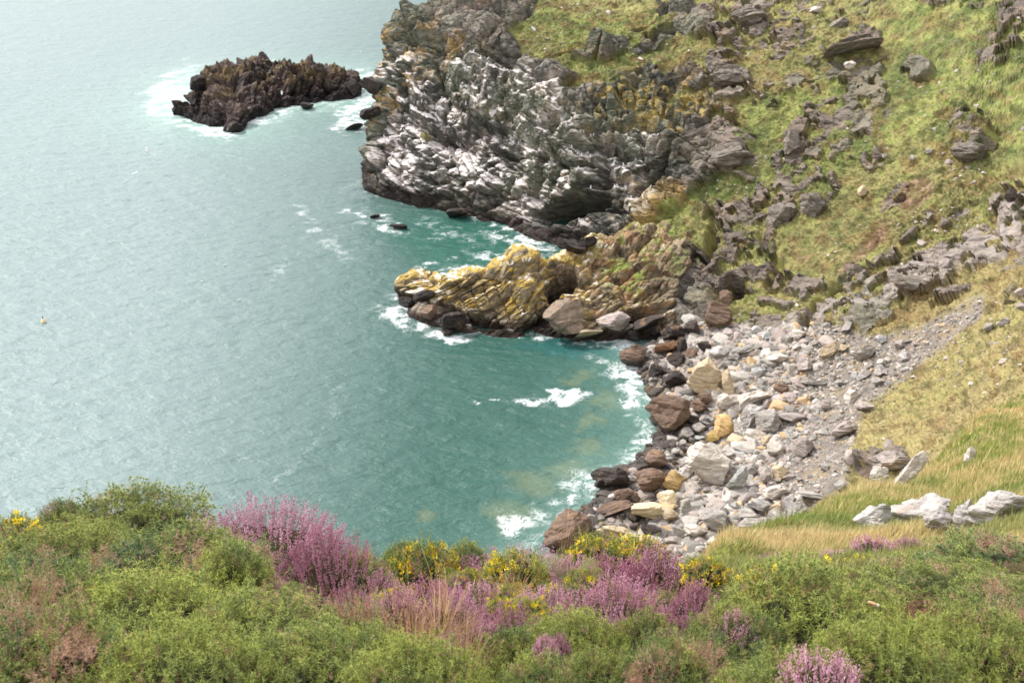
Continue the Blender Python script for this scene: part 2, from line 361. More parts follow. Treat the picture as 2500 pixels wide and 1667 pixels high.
disp += gro([(1960,800),(1990,740),(2060,690),(2130,640)], 7, 1.6) + gro([(1880,700),(1900,640),(1860,580)], 10, 1.5)
disp += 2.4 * sm(ell(X, Y_, 1620, 480, 60, 60, 0), 0, .7) + 2.0 * sm(ell(X, Y_, 2370, 330, 70, 60, 10), 0, .6) + 1.6 * sm(ell(X, Y_, 1785, 350, 60, 45, 0), 0, .5) + 1.2 * sm(ell(X, Y_, 1775, 165, 55, 38, 0), 0, .5)
band = 1 - sm(G0[..., 2] + 1.6 * (nA - .5) * 2, .6, 2.6)
G1 = G0 + nrm * disp[..., None]
n1 = gnormal(G1); n1 *= np.sign((n1 * nrm).sum(-1, keepdims=True))
up = n1[..., 2]
# colour of rock, turf, scree, with lichen, guano and the black tidal band
q = fbm(G1 * .5, 4, 80); q2 = fbm(G1 * 1.7, 4, 81); q3 = fbm(G1 * .13, 3, 82)
tone = np.clip(.42 + (r1 - .5) * .5 + (r2 - .5) * .4 + (r3 - .5) * .2 + (q2 - .5) * 1.0, 0, 1)
cr_ = mixc(rgb(52, 53, 48), rgb(136, 130, 118), tone)
cr_ = mixc(cr_, rgb(122, 108, 102), sm(q, .5, .62) * .5)
cr_ = mixc(cr_, rgb(128, 114, 104), brk * .5)
cr_ = mixc(cr_, rgb(98, 106, 84), sm(q3, .52, .64) * .35)
och = sm(q2 + (q - .5), .55, .68)
zo = np.clip(sm(ell(wx, wy, 950, 200, 60, 110, 10), -.3, .5) + sm(ell(wx, wy, 1060, 130, 110, 60, 0), -.3, .5) * .5 + sm(ell(wx, wy, 1600, 270, 200, 80, 0), -.2, .4) * .75
        + sm(ell(wx, wy, 1600, 520, 90, 80, 0), -.3, .3) * 1.1 + sm(ell(wx, wy, 1640, 600, 80, 60, 0), -.3, .3) * .6 + .12, 0, 1)
cr_ = mixc(cr_, rgb(178, 146, 74), och * zo * .8)
cr_ = mixc(cr_, rgb(120, 118, 62), sm(q, .5, .6) * vert * .35)
cr_ = mixc(cr_, rgb(158, 150, 144), bandm * .6)
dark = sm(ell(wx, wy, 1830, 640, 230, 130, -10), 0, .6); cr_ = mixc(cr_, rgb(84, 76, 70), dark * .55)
gz = sm(polysd(wx, wy, [(915,170),(1000,120),(1120,140),(1330,190),(1420,240),(1420,330),(1560,300),(1620,330),(1580,420),(1640,440),(1590,520),(1450,580),(1300,540),(1150,480),(980,480),(930,430),(930,330)]), -25, 40)
gz2 = gz * (1 - sm(ell(wx, wy, 1420, 500, 140, 60, 0), 0, .4) * .85) * (1 - sm(ell(wx, wy, 1480, 380, 110, 50, 0), 0, .5) * .5) * (1 - .7 * sm(ell(wx, wy, 1060, 165, 60, 50, 0), 0, .5))
stk = fbm(G1 * np.array([2.2, 2.2, .22]), 4, 90)
gu = sm(up * .85 + (r3 - .5) * .4 + (r2 - .5) * .4 + (q2 - .5) * .9 + (q - .5) * 1.0, .68, .78) * gz2
gu = np.clip(np.maximum(gu, sm(stk + (q - .5) * .9, .58, .72) * gz2 * .3) + .02 * gz2, 0, 1)
cr_ = mixc(cr_, rgb(232, 224, 220), gu * .92)
ochp = sm(ell(wx, wy, 1610, 500, 62, 60, -30), -.05, .2); cr_ = mixc(cr_, mixc(rgb(118, 102, 70), rgb(160, 138, 90), q2), ochp * .7)
spx = sm(ell(wx, wy, 1560, 520, 60, 30, -30), -.1, .4) * sm(q2, .5, .6)
cr_ = mixc(cr_, rgb(230, 224, 215), spx * .6)
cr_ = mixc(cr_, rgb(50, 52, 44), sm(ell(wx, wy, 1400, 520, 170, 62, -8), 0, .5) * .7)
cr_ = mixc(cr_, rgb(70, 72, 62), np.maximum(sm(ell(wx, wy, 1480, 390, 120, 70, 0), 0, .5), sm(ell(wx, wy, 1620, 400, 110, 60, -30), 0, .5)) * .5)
blk = np.clip(band * (1 - screeL), 0, 1)
gr = mixc(rgb(88, 99, 53), rgb(118, 132, 67), sm(q, .38, .62))
gr = mixc(gr, rgb(84, 98, 52), sm(tb + (q2 - .5) * .6, .05, .2) * .5)
dry = np.clip(.25 + sm(fbm(G1 * .07, 3, 95), .42, .6) * .3 + sm(polysd(wx, wy, [(2080,1000),(2130,830),(2300,690),(2420,600),(2620,520),(2800,1300),(2050,1200)]), -60, 30) * .6 + (q2 - .5) * 1.2 + (q - .5) * .8, 0, 1)
gr = mixc(gr, rgb(162, 141, 102), dry * .66)
gr = mixc(gr, rgb(118, 90, 60), sm(fbm(G1 * np.array([.5, .5, .9]), 4, 96), .52, .66) * .5)
gr = mixc(gr, rgb(78, 72, 44), sm(fbm(G1 * np.array([1.1, 1.1, 1.6]), 4, 97), .56, .66) * .6)
gr = mixc(gr, rgb(70, 88, 46), sm(polysd(wx, wy, [(2300,1060),(2400,1030),(2620,930),(2700,1200),(2400,1180)]), -20, 30) * sm(q, .42, .55) * .8)
cs = mixc(rgb(134, 126, 116), rgb(96, 90, 84), q2)
cs = mixc(cs, rgb(150, 130, 88), sm(q, .56, .66) * .4)
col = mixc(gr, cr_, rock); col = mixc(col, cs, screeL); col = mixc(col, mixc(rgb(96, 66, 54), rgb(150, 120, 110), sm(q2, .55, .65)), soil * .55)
col = mixc(col, mixc(rgb(40, 36, 34), rgb(62, 52, 46), q2), blk)
GRASSM = (1 - rock) * (1 - screeL) * (1 - soil) * (1 - blk)
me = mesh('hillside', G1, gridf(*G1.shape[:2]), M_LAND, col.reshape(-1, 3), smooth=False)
setcol(me, 'Rock', rock.ravel() * (1 - screeL.ravel()))
tag(link('hillside', me), 'grassy cliff slope and rock headland enclosing the cove', None, kind='structure')
# depth lookup so that things can be set down on what the photo shows them on
CELL = 4; NX, NY = 2900 // CELL, 1800 // CELL
buf = np.full((NX, NY), 1e9); bidx = np.full((NX, NY), -1)
LAND = G1.reshape(-1, 3); LN = n1.reshape(-1, 3); LG = GRASSM.ravel(); LC = col.reshape(-1, 3); LROCK = rock.ravel(); LGU = gu.ravel(); LSC = screeL.ravel()
def splat(pts, base):
    x, y, d = proj(pts); ix = ((x + 200) / CELL).astype(int); iy = ((y + 100) / CELL).astype(int)
    ok = (ix >= 0) & (ix < NX) & (iy >= 0) & (iy < NY) & (d > 1)
    idx = np.nonzero(ok)[0]; o = idx[np.argsort(-d[idx])]
    better = d[o] < buf[ix[o], iy[o]]; o = o[better]
    buf[ix[o], iy[o]] = d[o]; bidx[ix[o], iy[o]] = o + base
splat(LAND, 0)
def hit(px, py):
    """surface point seen at a pixel (nearest cell), sea level where there is no land"""
    ix = int((px + 200) / CELL); iy = int((py + 100) / CELL); best = None
    for r in (0, 1, 2):
        sl = bidx[max(ix - r, 0):ix + r + 1, max(iy - r, 0):iy + r + 1]; sb = buf[max(ix - r, 0):ix + r + 1, max(iy - r, 0):iy + r + 1]
        if sl.size and sl.max() >= 0:
            k = np.argmin(sb); best = int(sl.ravel()[k]); break
    s = PS(px, py, 0)
    if best is None: return Vector(s), None
    p = ALLP[best]
    if p[2] < 0: return Vector(s), None
    q = P(px, py, p[1]); return Vector(q), best
# ------------------------------------------------------------------ rock spit and islet: closed ridges of broken strata
def ridge(name, cols, su, sv, amp, colf, R, s):
    Gs = patch(cols, su, sv); nn = gnormal(Gs)
    c = Gs.mean((0, 1)); 
    if ((Gs - c) * nn).sum(-1).mean() < 0: nn = -nn
    a1, b1, t1 = facets(Gs + (fbm(Gs * .3, 3, s)[..., None] - .5) * 1.4, 5.4, s + 5, (1.8, 1, .55), R)
    a2, b2, t2 = facets(Gs + (fbm(Gs * .8, 3, s)[..., None] - .5) * .6, 2.0, s + 15, (2.0, 1, .45), R)
    a3, b3, t3 = facets(Gs, .55, s + 25, (1.8, 1, .6), R)
    dd = amp * (2.2 * a1 + .7 * a2 + .25 * a3 - (1 - b1) * .5 - (1 - b2) * .2 - (1 - b3) * .06)
    x, y, _ = proj(Gs); dd = dd + colf(Gs, x, y, None, None, None, True)
    dd *= .35 + .65 * sm(Gs[..., 2], -1, 1.5)
    Gd = Gs + nn * dd[..., None]
    n2 = gnormal(Gd); n2 *= np.sign((n2 * nn).sum(-1, keepdims=True))
    c_ = colf(Gd, x, y, n2[..., 2], np.clip(.5 + (t1 - .5) * .4 + (t2 - .5) * .6 + (t3 - .5) * .35, 0, 1), fbm(Gd * 1.6, 4, s + 3), False)
    me = mesh(name, Gd, gridf(*Gd.shape[:2]), M_LAND, c_.reshape(-1, 3))
    setcol(me, 'Rock', np.full(c_.reshape(-1, 3).shape[0], .7)); return link(name, me), Gd, n2
def sback(p, dy, z=-2.5): a = P(*p); return (a[0], a[1] + dy, z)
def spitcol(r, fu, fl, fb, dy=8):
    R_ = P(*r); return [sback(r, dy + 1), ((R_[0]), R_[1] + dy * .55, R_[2] * .35), R_, P(*fu), P(*fl), P(*fb), (P(*fb)[0], P(*fb)[1] - 1.5, -3)]
tipc = [(P(975,742,139.5)[0] - .5, 141, -3)] * 7
SPC = [tipc,
 spitcol((1005,678,141.5),(1005,705,140),(1010,742,138.3),(1015,772,135.6),5),
 spitcol((1100,682,137),(1108,725,135.5),(1120,768,133.8),(1125,806,131.6)),
 spitcol((1200,655,137),(1215,705,134.5),(1225,765,132),(1230,818,130)),
 spitcol((1288,634,137.5),(1300,690,134.3),(1300,755,131.8),(1300,812,130.3)),
 spitcol((1345,640,139.5),(1350,720,134.8),(1350,770,132),(1355,812,130.3)),
 spitcol((1430,600,142),(1430,675,136.4),(1430,755,131.8),(1425,825,129.3)),
 spitcol((1530,572,146.5),(1540,655,138.6),(1540,750,131.8),(1525,825,129.3), 10),
 spitcol((1620,540,152),(1645,630,141.5),(1645,740,133.4),(1640,805,130.8), 12),
 spitcol((1730,520,156),(1740,620,147),(1740,720,139),(1750,780,136), 14)]
def spcol(p, x, y, up, t, q, d):
    if d:
        r = -7.0 * sm(ell(x, y, 1378, 688, 34, 56, 20), 0, .7) - 1.2 * np.exp(-(pld(x, y, [(1290,810),(1330,780),(1360,740)]) / 12) ** 2)
        r += 1.6 * sm(ell(x, y, 1385, 770, 56, 55, 0), .0, .5) - .8 * np.exp(-(pld(x, y, [(1325,650),(1310,700),(1280,760)]) / 5) ** 2)
        r += 1.2 * sm(ell(x, y, 1270, 680, 50, 70, 10), 0, .5) - 1.0 * np.exp(-(pld(x, y, [(1080,745),(1170,790),(1250,800)]) / 6) ** 2)
        r += -5.5 * sm(ell(x, y, 1680, 730, 36, 70, 0), 0, .8) - 2.5 * sm(ell(x, y, 1560, 770, 90, 18, -12), 0, .7) - 1.5 * np.exp(-(pld(x, y, [(1420,700),(1500,690),(1600,640)]) / 6) ** 2)
        u = (x * .55 + y * .95) / 17.0; v = (x * .95 - y * .4) / 30.0        # jointed beds on the seaward half
        m = sm(ell(x, y, 1180, 745, 130, 75, 15), 0, .4)
        r -= .28 * m * (np.abs((u % 1) - .5) > .38) + .28 * m * (np.abs((v % 1) - .5) > .42)
        return r
    c = mixc(rgb(74, 66, 54), rgb(160, 144, 122), np.clip(t + (q - .5), 0, 1))
    qq = fbm(p * .6, 4, 201); yel = sm(qq + (up - .3) * .35 + (t - .5) * .25, .44, .58) * (1 - sm(x, 1560, 1700))
    yel *= sm(p[..., 2], 1.2, 2.8)
    c = mixc(c, mixc(rgb(158, 128, 48), rgb(196, 170, 76), q), yel * .8 * (1 - .72 * sm(x, 1360, 1480)))
    c = mixc(c, rgb(160, 120, 84), sm(fbm(p * .9, 3, 210), .52, .62) * .5 * sm(x, 1330, 1450))
    c = mixc(c, rgb(236, 230, 224), sm(up * .6 + q * .9, .92, 1.08) * sm(qq, .4, .56) * .9 * (1 - .6 * sm(x, 1420, 1560)))
    c = mixc(c, rgb(112, 128, 50), sm(up + (qq - .5) * 2 , .72, .95) * sm(x, 1420, 1500) * sm(p[..., 2], 3, 5) * .9)
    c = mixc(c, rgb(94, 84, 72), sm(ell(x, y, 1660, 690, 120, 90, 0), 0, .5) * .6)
    return mixc(c, mixc(rgb(36, 32, 30), rgb(66, 54, 46), q), 1 - sm(p[..., 2] + (qq - .5) * 2.4, .5, 1.9))
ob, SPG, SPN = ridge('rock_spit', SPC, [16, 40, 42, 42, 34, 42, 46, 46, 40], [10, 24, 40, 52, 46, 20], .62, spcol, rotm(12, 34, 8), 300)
tag(ob, 'long spit of jointed yellow lichened rock reaching into the cove', 'rock spit')
def islcol(r, m_, fb, dy=9):
    R_ = P(*r); return [sback(r, dy + 2), (R_[0], R_[1] + dy * .5, R_[2] * .4), R_, P(*m_), P(*fb), (P(*fb)[0], P(*fb)[1] - 2, -3)]
e0 = P(428, 272, 231); e1 = P(880, 215, 250)
ISC = [[(e0[0], e0[1] + 2, -3)] * 6,
 islcol((448,262,231),(450,270,230),(462,284,227),3), islcol((488,212,238),(490,255,232),(500,298,224.5),5), islcol((512,178,242),(520,232,232.5),(535,307,221.5)),
 islcol((566,168,243),(570,230,230.5),(578,312,219)), islcol((612,152,246),(615,212,237),(615,288,226.5)), islcol((688,156,247),(690,205,240.5),(690,264,235.5)),
 islcol((765,157,248),(770,200,243),(775,250,240)), islcol((838,178,248),(845,210,245),(850,245,242),6), islcol((870,198,249),(872,215,247),(875,238,245),4), [(e1[0], e1[1], -3)] * 6]
def iscol(p, x, y, up, t, q, d):
    if d: return 2.3 * (fbm(p * .42, 4, 410, .62) - .45) * 2
    c = mixc(rgb(36, 32, 31), rgb(92, 78, 70), np.clip(t + (q - .5), 0, 1))
    c = mixc(c, rgb(126, 106, 70), sm(fbm(p * .5, 3, 411), .5, .62) * sm(p[..., 2], 3.0, 5) * .5)
    c = mixc(c, rgb(170, 160, 150), sm(q + up * .2, .8, .9) * .4)
    return mixc(c, mixc(rgb(30, 27, 27), rgb(50, 42, 40), q), 1 - sm(p[..., 2] + (q - .5) * 2.0, 1.0, 3.0))
ob, ISG, ISN = ridge('rock_islet', ISC, [14, 24, 24, 28, 28, 34, 34, 34, 20, 10], [10, 20, 44, 44, 14], .8, iscol, rotm(-20, 35, 60), 400)
tag(ob, 'dark jagged rock islet ringed by white foam off the headland', 'rock islet')
ALLP = np.concatenate([LAND, SPG.reshape(-1, 3), ISG.reshape(-1, 3)])
splat(SPG.reshape(-1, 3), len(LAND)); splat(ISG.reshape(-1, 3), len(LAND) + SPG.size // 3)
# ------------------------------------------------------------------ the sea
def axis(parts):
    out = []
    for a, b, st in parts: out.append(np.arange(a, b, st))
    return np.concatenate(out + [[parts[-1][1]]])
xs = np.concatenate([-np.geomspace(6000, 160, 18)[:-1], axis([(-160, -62, 1.6), (-62, 46, .34), (46, 120, 3)]), np.geomspace(123, 6000, 18)])
ys = np.concatenate([axis([(-300, 40, 20), (40, 82, 2), (82, 182, .34), (182, 262, .6), (262, 420, 2)]), np.geomspace(424, 12000, 40)])
gx, gy = np.meshgrid(xs, ys, indexing='ij'); gp = np.stack([gx, gy, 0 * gx], -1)
sx_, sy_, sdp = proj(gp); sx_ = np.where(gy < 20, -9999, sx_)
coast = [PS(x, y)[:2] for x, y in [(1010,340),(893,440),(1000,492),(1150,528),(1290,575),(1400,612),(1500,640)]]
spitl = [PS(x, y)[:2] for x, y in [(1500,640),(1300,660),(1000,712),(975,742),(1020,775),(1125,808),(1230,820),(1300,815),(1425,828),(1525,830)]]
beach = [PS(x, y)[:2] for x, y in [(1540,840),(1540,880),(1600,940),(1575,1000),(1590,1080),(1460,1170),(1470,1230),(1330,1330),(1250,1480)]]
isl = [PS(x, y)[:2] for x, y in [(425,275),(450,290),(530,312),(578,318),(615,292),(690,268),(775,252),(850,246),(885,235),(880,205),(800,182),(620,178),(500,190),(470,215),(425,275)]]
def wd(pts): return pld(gx, gy, pts)
ns = fbm(gp * .12, 4, 500); ns2 = fbm(gp * .45, 4, 501); nz = (ns - .5) * 2
foam = .45 * np.exp(-wd(coast) / (2.2 + 2.5 * np.maximum(nz, -.5))) + .42 * np.exp(-wd(beach) / (2.0 + 2.5 * np.maximum(nz, -.5))) + .34 * np.exp(-wd(spitl) / 1.3) + .5 * np.exp(-wd(isl) / (3.4 + 3 * np.maximum(nz, -.5)))
ns3 = fbm(gp * 1.1, 3, 502); sxw = sx_ + (ns2 - .5) * 90 + (ns3 - .5) * 40; syw = sy_ + (ns - .5) * 40 + (fbm(gp * .9 + 9, 3, 503) - .5) * 34
def addf(x, y, rx, ry, an, s): 
    global foam
    foam = foam + s * sm(ell(sxw, syw, x, y, rx, ry, an), 0, .8)
for a in [(1000,770,110,50,20,.75),(1110,825,90,22,10,.75),(1030,735,90,60,0,.4),(1385,965,62,26,-5,1.5),(1290,975,80,12,-3,.75),(1180,975,120,7,0,.7),(1340,975,180,30,0,.3),(400,240,80,70,40,.62),(520,320,110,24,8,.7),(640,290,90,25,-15,.35),
        (440,180,80,22,-20,.5),(640,165,130,12,0,.35),(860,300,60,34,0,.7),(900,260,60,60,0,.4),(900,180,60,20,0,.6),(910,530,70,30,10,.62),(970,560,60,20,10,.5),(860,510,60,12,0,.4),(1100,648,120,16,3,.6),(1150,665,120,16,8,.55),(1240,640,120,26,4,.45),
        (1280,590,150,40,20,.42),(1100,560,150,40,15,.33),(1560,920,60,60,40,.55),(1540,985,70,40,-40,.45),(1420,1180,80,50,-20,.42),(1300,1250,130,50,-20,.34),(1260,1290,60,40,0,.6),(1400,1240,100,50,0,.42),(1480,890,90,24,30,.35),(1590,1090,50,50,0,.45),
        (1330,825,60,10,0,.4),(1265,812,20,12,0,1.2),(1450,840,150,10,5,.3)]: addf(*a)
trail = pld(sxw, syw, [(470,1245),(560,1235),(660,1200),(710,1160),(770,1090),(830,1010),(850,940)]); foam = foam + .22 * np.exp(-(trail / 12) ** 2) * (sy_ > 900)
foam = foam + .3 * np.exp(-(pld(sxw, syw, [(700,640),(690,660)]) / 16) ** 2) + .28 * np.exp(-(pld(sxw, syw, [(740,520),(800,580),(860,625)]) / 20) ** 2) + .1 * sm(ns, .5, .65) * (sy_ < 800)
foam = np.clip(foam * .52, 0, .33) * (.45 + 1.05 * sm(ns3 + (ns2 - .5) * .6, .34, .62)) + .25 * sm(ell(sxw, syw, 1385, 965, 62, 26, -5), 0, .6) + .06 * sm(ell(sxw, syw, 1050, 800, 120, 50, 20), 0, .6)
# water body colour: paler grey offshore with sky reflection and haze painted in, bottle green over the sheltered bed, ochre over sunken boulders
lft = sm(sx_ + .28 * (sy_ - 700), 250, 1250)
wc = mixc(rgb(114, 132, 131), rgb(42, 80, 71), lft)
wc = mixc(wc, rgb(30, 88, 74), sm(ell(sxw, syw, 1130, 600, 260, 110, 10), 0, .7) * .6)
wc = mixc(wc, rgb(30, 84, 84), sm(ell(sxw, syw, 1420, 850, 220, 30, 0), 0, .6) * .7)
for (x, y, rx, ry) in [(1430,918,50,24),(1430,1030,48,30),(1480,970,40,40),(1300,1180,110,40),(1250,1265,90,50),(1400,1140,80,30),(1040,1262,50,26),(1450,1090,60,30)]:
    wc = mixc(wc, rgb(116, 118, 78), sm(ell(sxw, syw, x, y, rx, ry), 0, .7) * .33)
mild = np.exp(-wd(isl) / 9) + .5 * np.exp(-wd(beach) / 4); wc = mixc(wc, rgb(150, 186, 172), np.clip(mild * .5, 0, .6))
gp[..., 2] = (fbm(gp * np.array([.35, .8, 1]), 3, 520) - .5) * .35 * (gy < 420)
m, N, L, b = newmat('sea_water')
at = N.new('ShaderNodeAttribute'); at.attribute_name = 'Col'; af = N.new('ShaderNodeAttribute'); af.attribute_name = 'Foam'
g = N.new('ShaderNodeNewGeometry'); mp = N.new('ShaderNodeMapping'); mp.inputs['Rotation'].default_value = (0, 0, math.radians(-32)); mp.inputs['Scale'].default_value = (.55, 1, 1)
L.new(g.outputs['Position'], mp.inputs['Vector'])
w1 = noise(N, L, mp.outputs[0], .75, 4, .55, .25); w2 = noise(N, L, mp.outputs[0], 2.4, 4, .6, .2); w3 = noise(N, L, g.outputs['Position'], .035, 3, .5)
hh = mth(N, L, 'ADD', mth(N, L, 'MULTIPLY', w1.outputs['Fac'], 1.0), mth(N, L, 'MULTIPLY', w2.outputs['Fac'], .34))
bp = N.new('ShaderNodeBump'); bp.inputs['Strength'].default_value = 1.0; bp.inputs['Distance'].default_value = .5
L.new(hh, bp.inputs['Height']); L.new(bp.outputs[0], b.inputs['Normal'])
f1 = noise(N, L, g.outputs['Position'], .9, 9, .72, 1.4); f2 = noise(N, L, g.outputs['Position'], 3.0, 6, .7, 1.0)
lace = mth(N, L, 'SUBTRACT', 1.0, mth(N, L, 'MULTIPLY', mth(N, L, 'ABSOLUTE', mth(N, L, 'SUBTRACT', f1.outputs['Fac'], .5)), 7.0), clamp=True)
thr = mth(N, L, 'ADD', mth(N, L, 'MULTIPLY', lace, .55), mth(N, L, 'MULTIPLY', f2.outputs['Fac'], .42))
fo = mr(N, L, mth(N, L, 'ADD', mth(N, L, 'MULTIPLY', af.outputs['Fac'], 1.15), thr), .82, 1.34, 0, 1)
fo = mth(N, L, 'MULTIPLY', fo, mr(N, L, af.outputs['Fac'], .03, .15))
L.new(mixn(N, L, fo, at.outputs['Color'], rgb(232, 236, 236)), b.inputs['Base Color'])
L.new(mr(N, L, fo, 0, 1, .33, .8), b.inputs['Roughness']); b.inputs['IOR'].default_value = 1.33
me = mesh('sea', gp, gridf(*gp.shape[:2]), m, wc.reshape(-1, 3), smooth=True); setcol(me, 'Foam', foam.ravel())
tag(link('sea', me), 'green sea with foam along the rocks', None, kind='structure')
# ------------------------------------------------------------------ the near slope the photo is taken from
TY = np.array([.5, 1.2, 2, 3, 4, 5, 6.5, 9, 14, 22, 32, 45, 60, 75, 90])
TX = np.array([-900, 0, 500, 900, 1300, 1600, 1750, 1900, 2060, 2300, 2500, 3300])
TD = np.array([
 [1.6,1.66,1.92,2.4,2.9,3.42,4.7,8.5,17,28,38,47,55,61,62],
 [1.6,1.66,1.92,2.4,2.9,3.42,4.7,8.5,17,28,38,47,55,61,62],
 [1.6,1.66,1.92,2.4,2.9,3.42,4.7,8.5,17,28,38,47,55,61,62],
 [1.6,1.66,1.95,2.5,3.08,3.65,4.8,8.5,17,28,38,47,55,61,62],
 [1.6,1.66,1.97,2.5,3.1,3.68,4.75,8.0,16,27,37,47,55,61,62],
 [1.6,1.66,1.97,2.46,3.08,3.7,4.75,6.9,12.5,22,34,45,54,61,62],
 [1.6,1.66,1.95,2.42,3.02,3.7,4.72,6.45,9.75,16.6,28,42,54,60,62],
 [1.6,1.66,1.95,2.42,3.0,3.7,4.7,6.4,9.6,14.8,23.5,38,52,60,62],
 [1.6,1.66,1.95,2.42,3.0,3.7,4.7,6.4,9.6,14.5,20.3,31,48,58,62],
 [1.6,1.66,1.95,2.42,2.98,3.65,4.62,6.32,9.5,14.3,19.8,26.4,34.2,49,60],
 [1.6,1.66,1.95,2.4,2.95,3.58,4.55,6.2,9.1,13.5,18.9,25.2,31.4,38.5,52],
 [1.6,1.66,1.9,2.3,2.7,3.2,4.0,5.4,8.0,12,16.6,22,27,32,40]], float)
KX = 1.186 / F
Mx = cmm(len(TX), 40); My = cmm(len(TY), 46)
DX = Mx @ TX; DY = np.exp(My @ np.log(TY)); DD = Mx @ TD @ My.T
gY = np.broadcast_to(DY[None], DD.shape); gX = (DX[:, None] - 1250) * KX * gY
NG = np.stack([gX, gY, H - DD], -1)
sc_ = np.clip(gY / 8, .25, 1.6)[..., None]
NG[..., 2] += ((fbm(NG / sc_ * .8, 4, 600) - .5) * .5 * sc_[..., 0]) * np.clip(gY / 6, .25, 1)
def gz_(px, Y):
    ix = float(np.interp(px, DX, np.arange(len(DX)))); iy = float(np.interp(math.log(max(Y, .5)), np.log(DY), np.arange(len(DY))))
    a, b = int(min(ix, len(DX) - 2)), int(min(iy, len(DY) - 2)); fa, fb = ix - a, iy - b
    z = NG[..., 2]; return (z[a, b] * (1 - fa) + z[a + 1, b] * fa) * (1 - fb) + (z[a, b + 1] * (1 - fa) + z[a + 1, b + 1] * fa) * fb
x_, y_, _d = proj(NG)
qn = fbm(NG * .7, 4, 610); qm = fbm(NG * .18, 3, 611)
cg = mixc(rgb(118, 124, 60), rgb(172, 156, 96), sm(qn, .35, .65)); cg = mixc(cg, rgb(84, 100, 46), sm(qm, .5, .62) * .6)
cg = mixc(cg, rgb(74, 60, 42), 1 - sm(gY, 6, 9))
steep = sm(gY, 6.5, 9) * (1 - sm(np.broadcast_to(DX[:, None], gY.shape), 1450, 1750))
cg = mixc(cg, rgb(120, 112, 98), steep * .7)
me = mesh('near_slope', NG, gridf(*NG.shape[:2]), M_NEAR, cg.reshape(-1, 3), smooth=True)
tag(link('near_slope', me), 'heathy cliff-top slope falling away below the viewpoint', None, kind='structure')
# ------------------------------------------------------------------ stones
def ico(n):
    bm = bmesh.new(); bmesh.ops.create_icosphere(bm, subdivisions=n, radius=1.0)
    v = np.array([x.co[:] for x in bm.verts]); f = np.array([[q.index for q in x.verts] for x in bm.faces]); bm.free(); return v, f
ICO = {n: ico(n) for n in (2, 3, 4, 5)}
def rockmesh(seed, n=4, cuts=13, dims=(1, .8, .65), rough=.05, box=0.0):
    """a block broken along random planes; box>0 pulls it towards a squared slab"""
    r = np.random.default_rng(seed); v, f = ICO[n]; v = v.copy()
    if box > 0:
        e = 1 + box * 5; s = (np.abs(v) ** e).sum(1) ** (-1 / e); v = v * s[:, None]; v /= np.abs(v).max()
        R = rotm(*(r.uniform(-8, 8, 3))); v = v @ R.T
    for k in range(cuts):
        d = r.normal(size=3); d /= np.linalg.norm(d); h = r.uniform(.44, .72) * (1.15 if box > 0 else 1)
        t = v @ d - h; v = v - np.where(t > 0, t, 0)[:, None] * d
    v = v / np.abs(v).max(0)
    p = v + seed * 3.1
    a, c, _ = facets(p, .9, seed, (1.6, 1, .45), None); a2, c2, _ = facets(p, .36, seed + 9, (1.6, 1, .5), None)
    nn = v / (np.linalg.norm(v, axis=1, keepdims=True) + 1e-6)
    v = v + nn * (rough * (1.6 * a + .45 * a2 - .2 * (1 - c) - .1 * (1 - c2)))[:, None]
    v = v * np.array(dims)
    return v, f
COLT = {'pale': (190,181,170), 'white': (164,159,154), 'grey': (150,145,139), 'pink': (158,147,141), 'tan': (182,164,136), 'cream': (212,196,164), 'ochre': (186,156,108), 'brown': (112,92,78), 'dark': (64,56,52), 'spitrock': (138,122,106), 'black': (48,42,40), 'rust': (104,74,52), 'bluegrey': (160,160,156), 'yellow': (176,150,92)}
def hero(px, py, wpx, hpx, tone, label, name='boulder', cat='boulder', ang=0, box=0., seed=None, cuts=10, depth=.8, sub=5, rough=.06, group=None, at=None, sink=.12):
    s = seed or int(px * 7 + py)
    p, _ = hit(px, py + hpx * .42) if at is None else (Vector(P(px, py + hpx * .42, at)), None)
    d = math.hypot(p.x, math.hypot(p.y, p.z - H)); k = d / F
    W = wpx * k * .5; Hh = hpx * k * .5 * 1.02
    v, f = rockmesh(s, sub, cuts, (W, W * depth, Hh), rough, box)
    M = rotm(-28, 0, 0) @ rotm(0, ang, 0); v = v @ M.T
    low = v[:, 2].min()
    me = mesh(name, v, f, M_STONE); o = link(name, me, None, (p.x, p.y + Hh * .1, p.z + Hh * (1 - sink * 2)))
    o.rotation_euler.z = math.atan2(-p.x, p.y)
    c = rgb(*COLT[tone]) * np.random.default_rng(s).uniform(.88, 1.08)
    if 'outcrop' == name and wpx > 40: c = rgb(130, 122, 112) * np.random.default_rng(s).uniform(.7, 1.1)
    o.color = (*c, 1)
    return tag(o, label, cat, group)
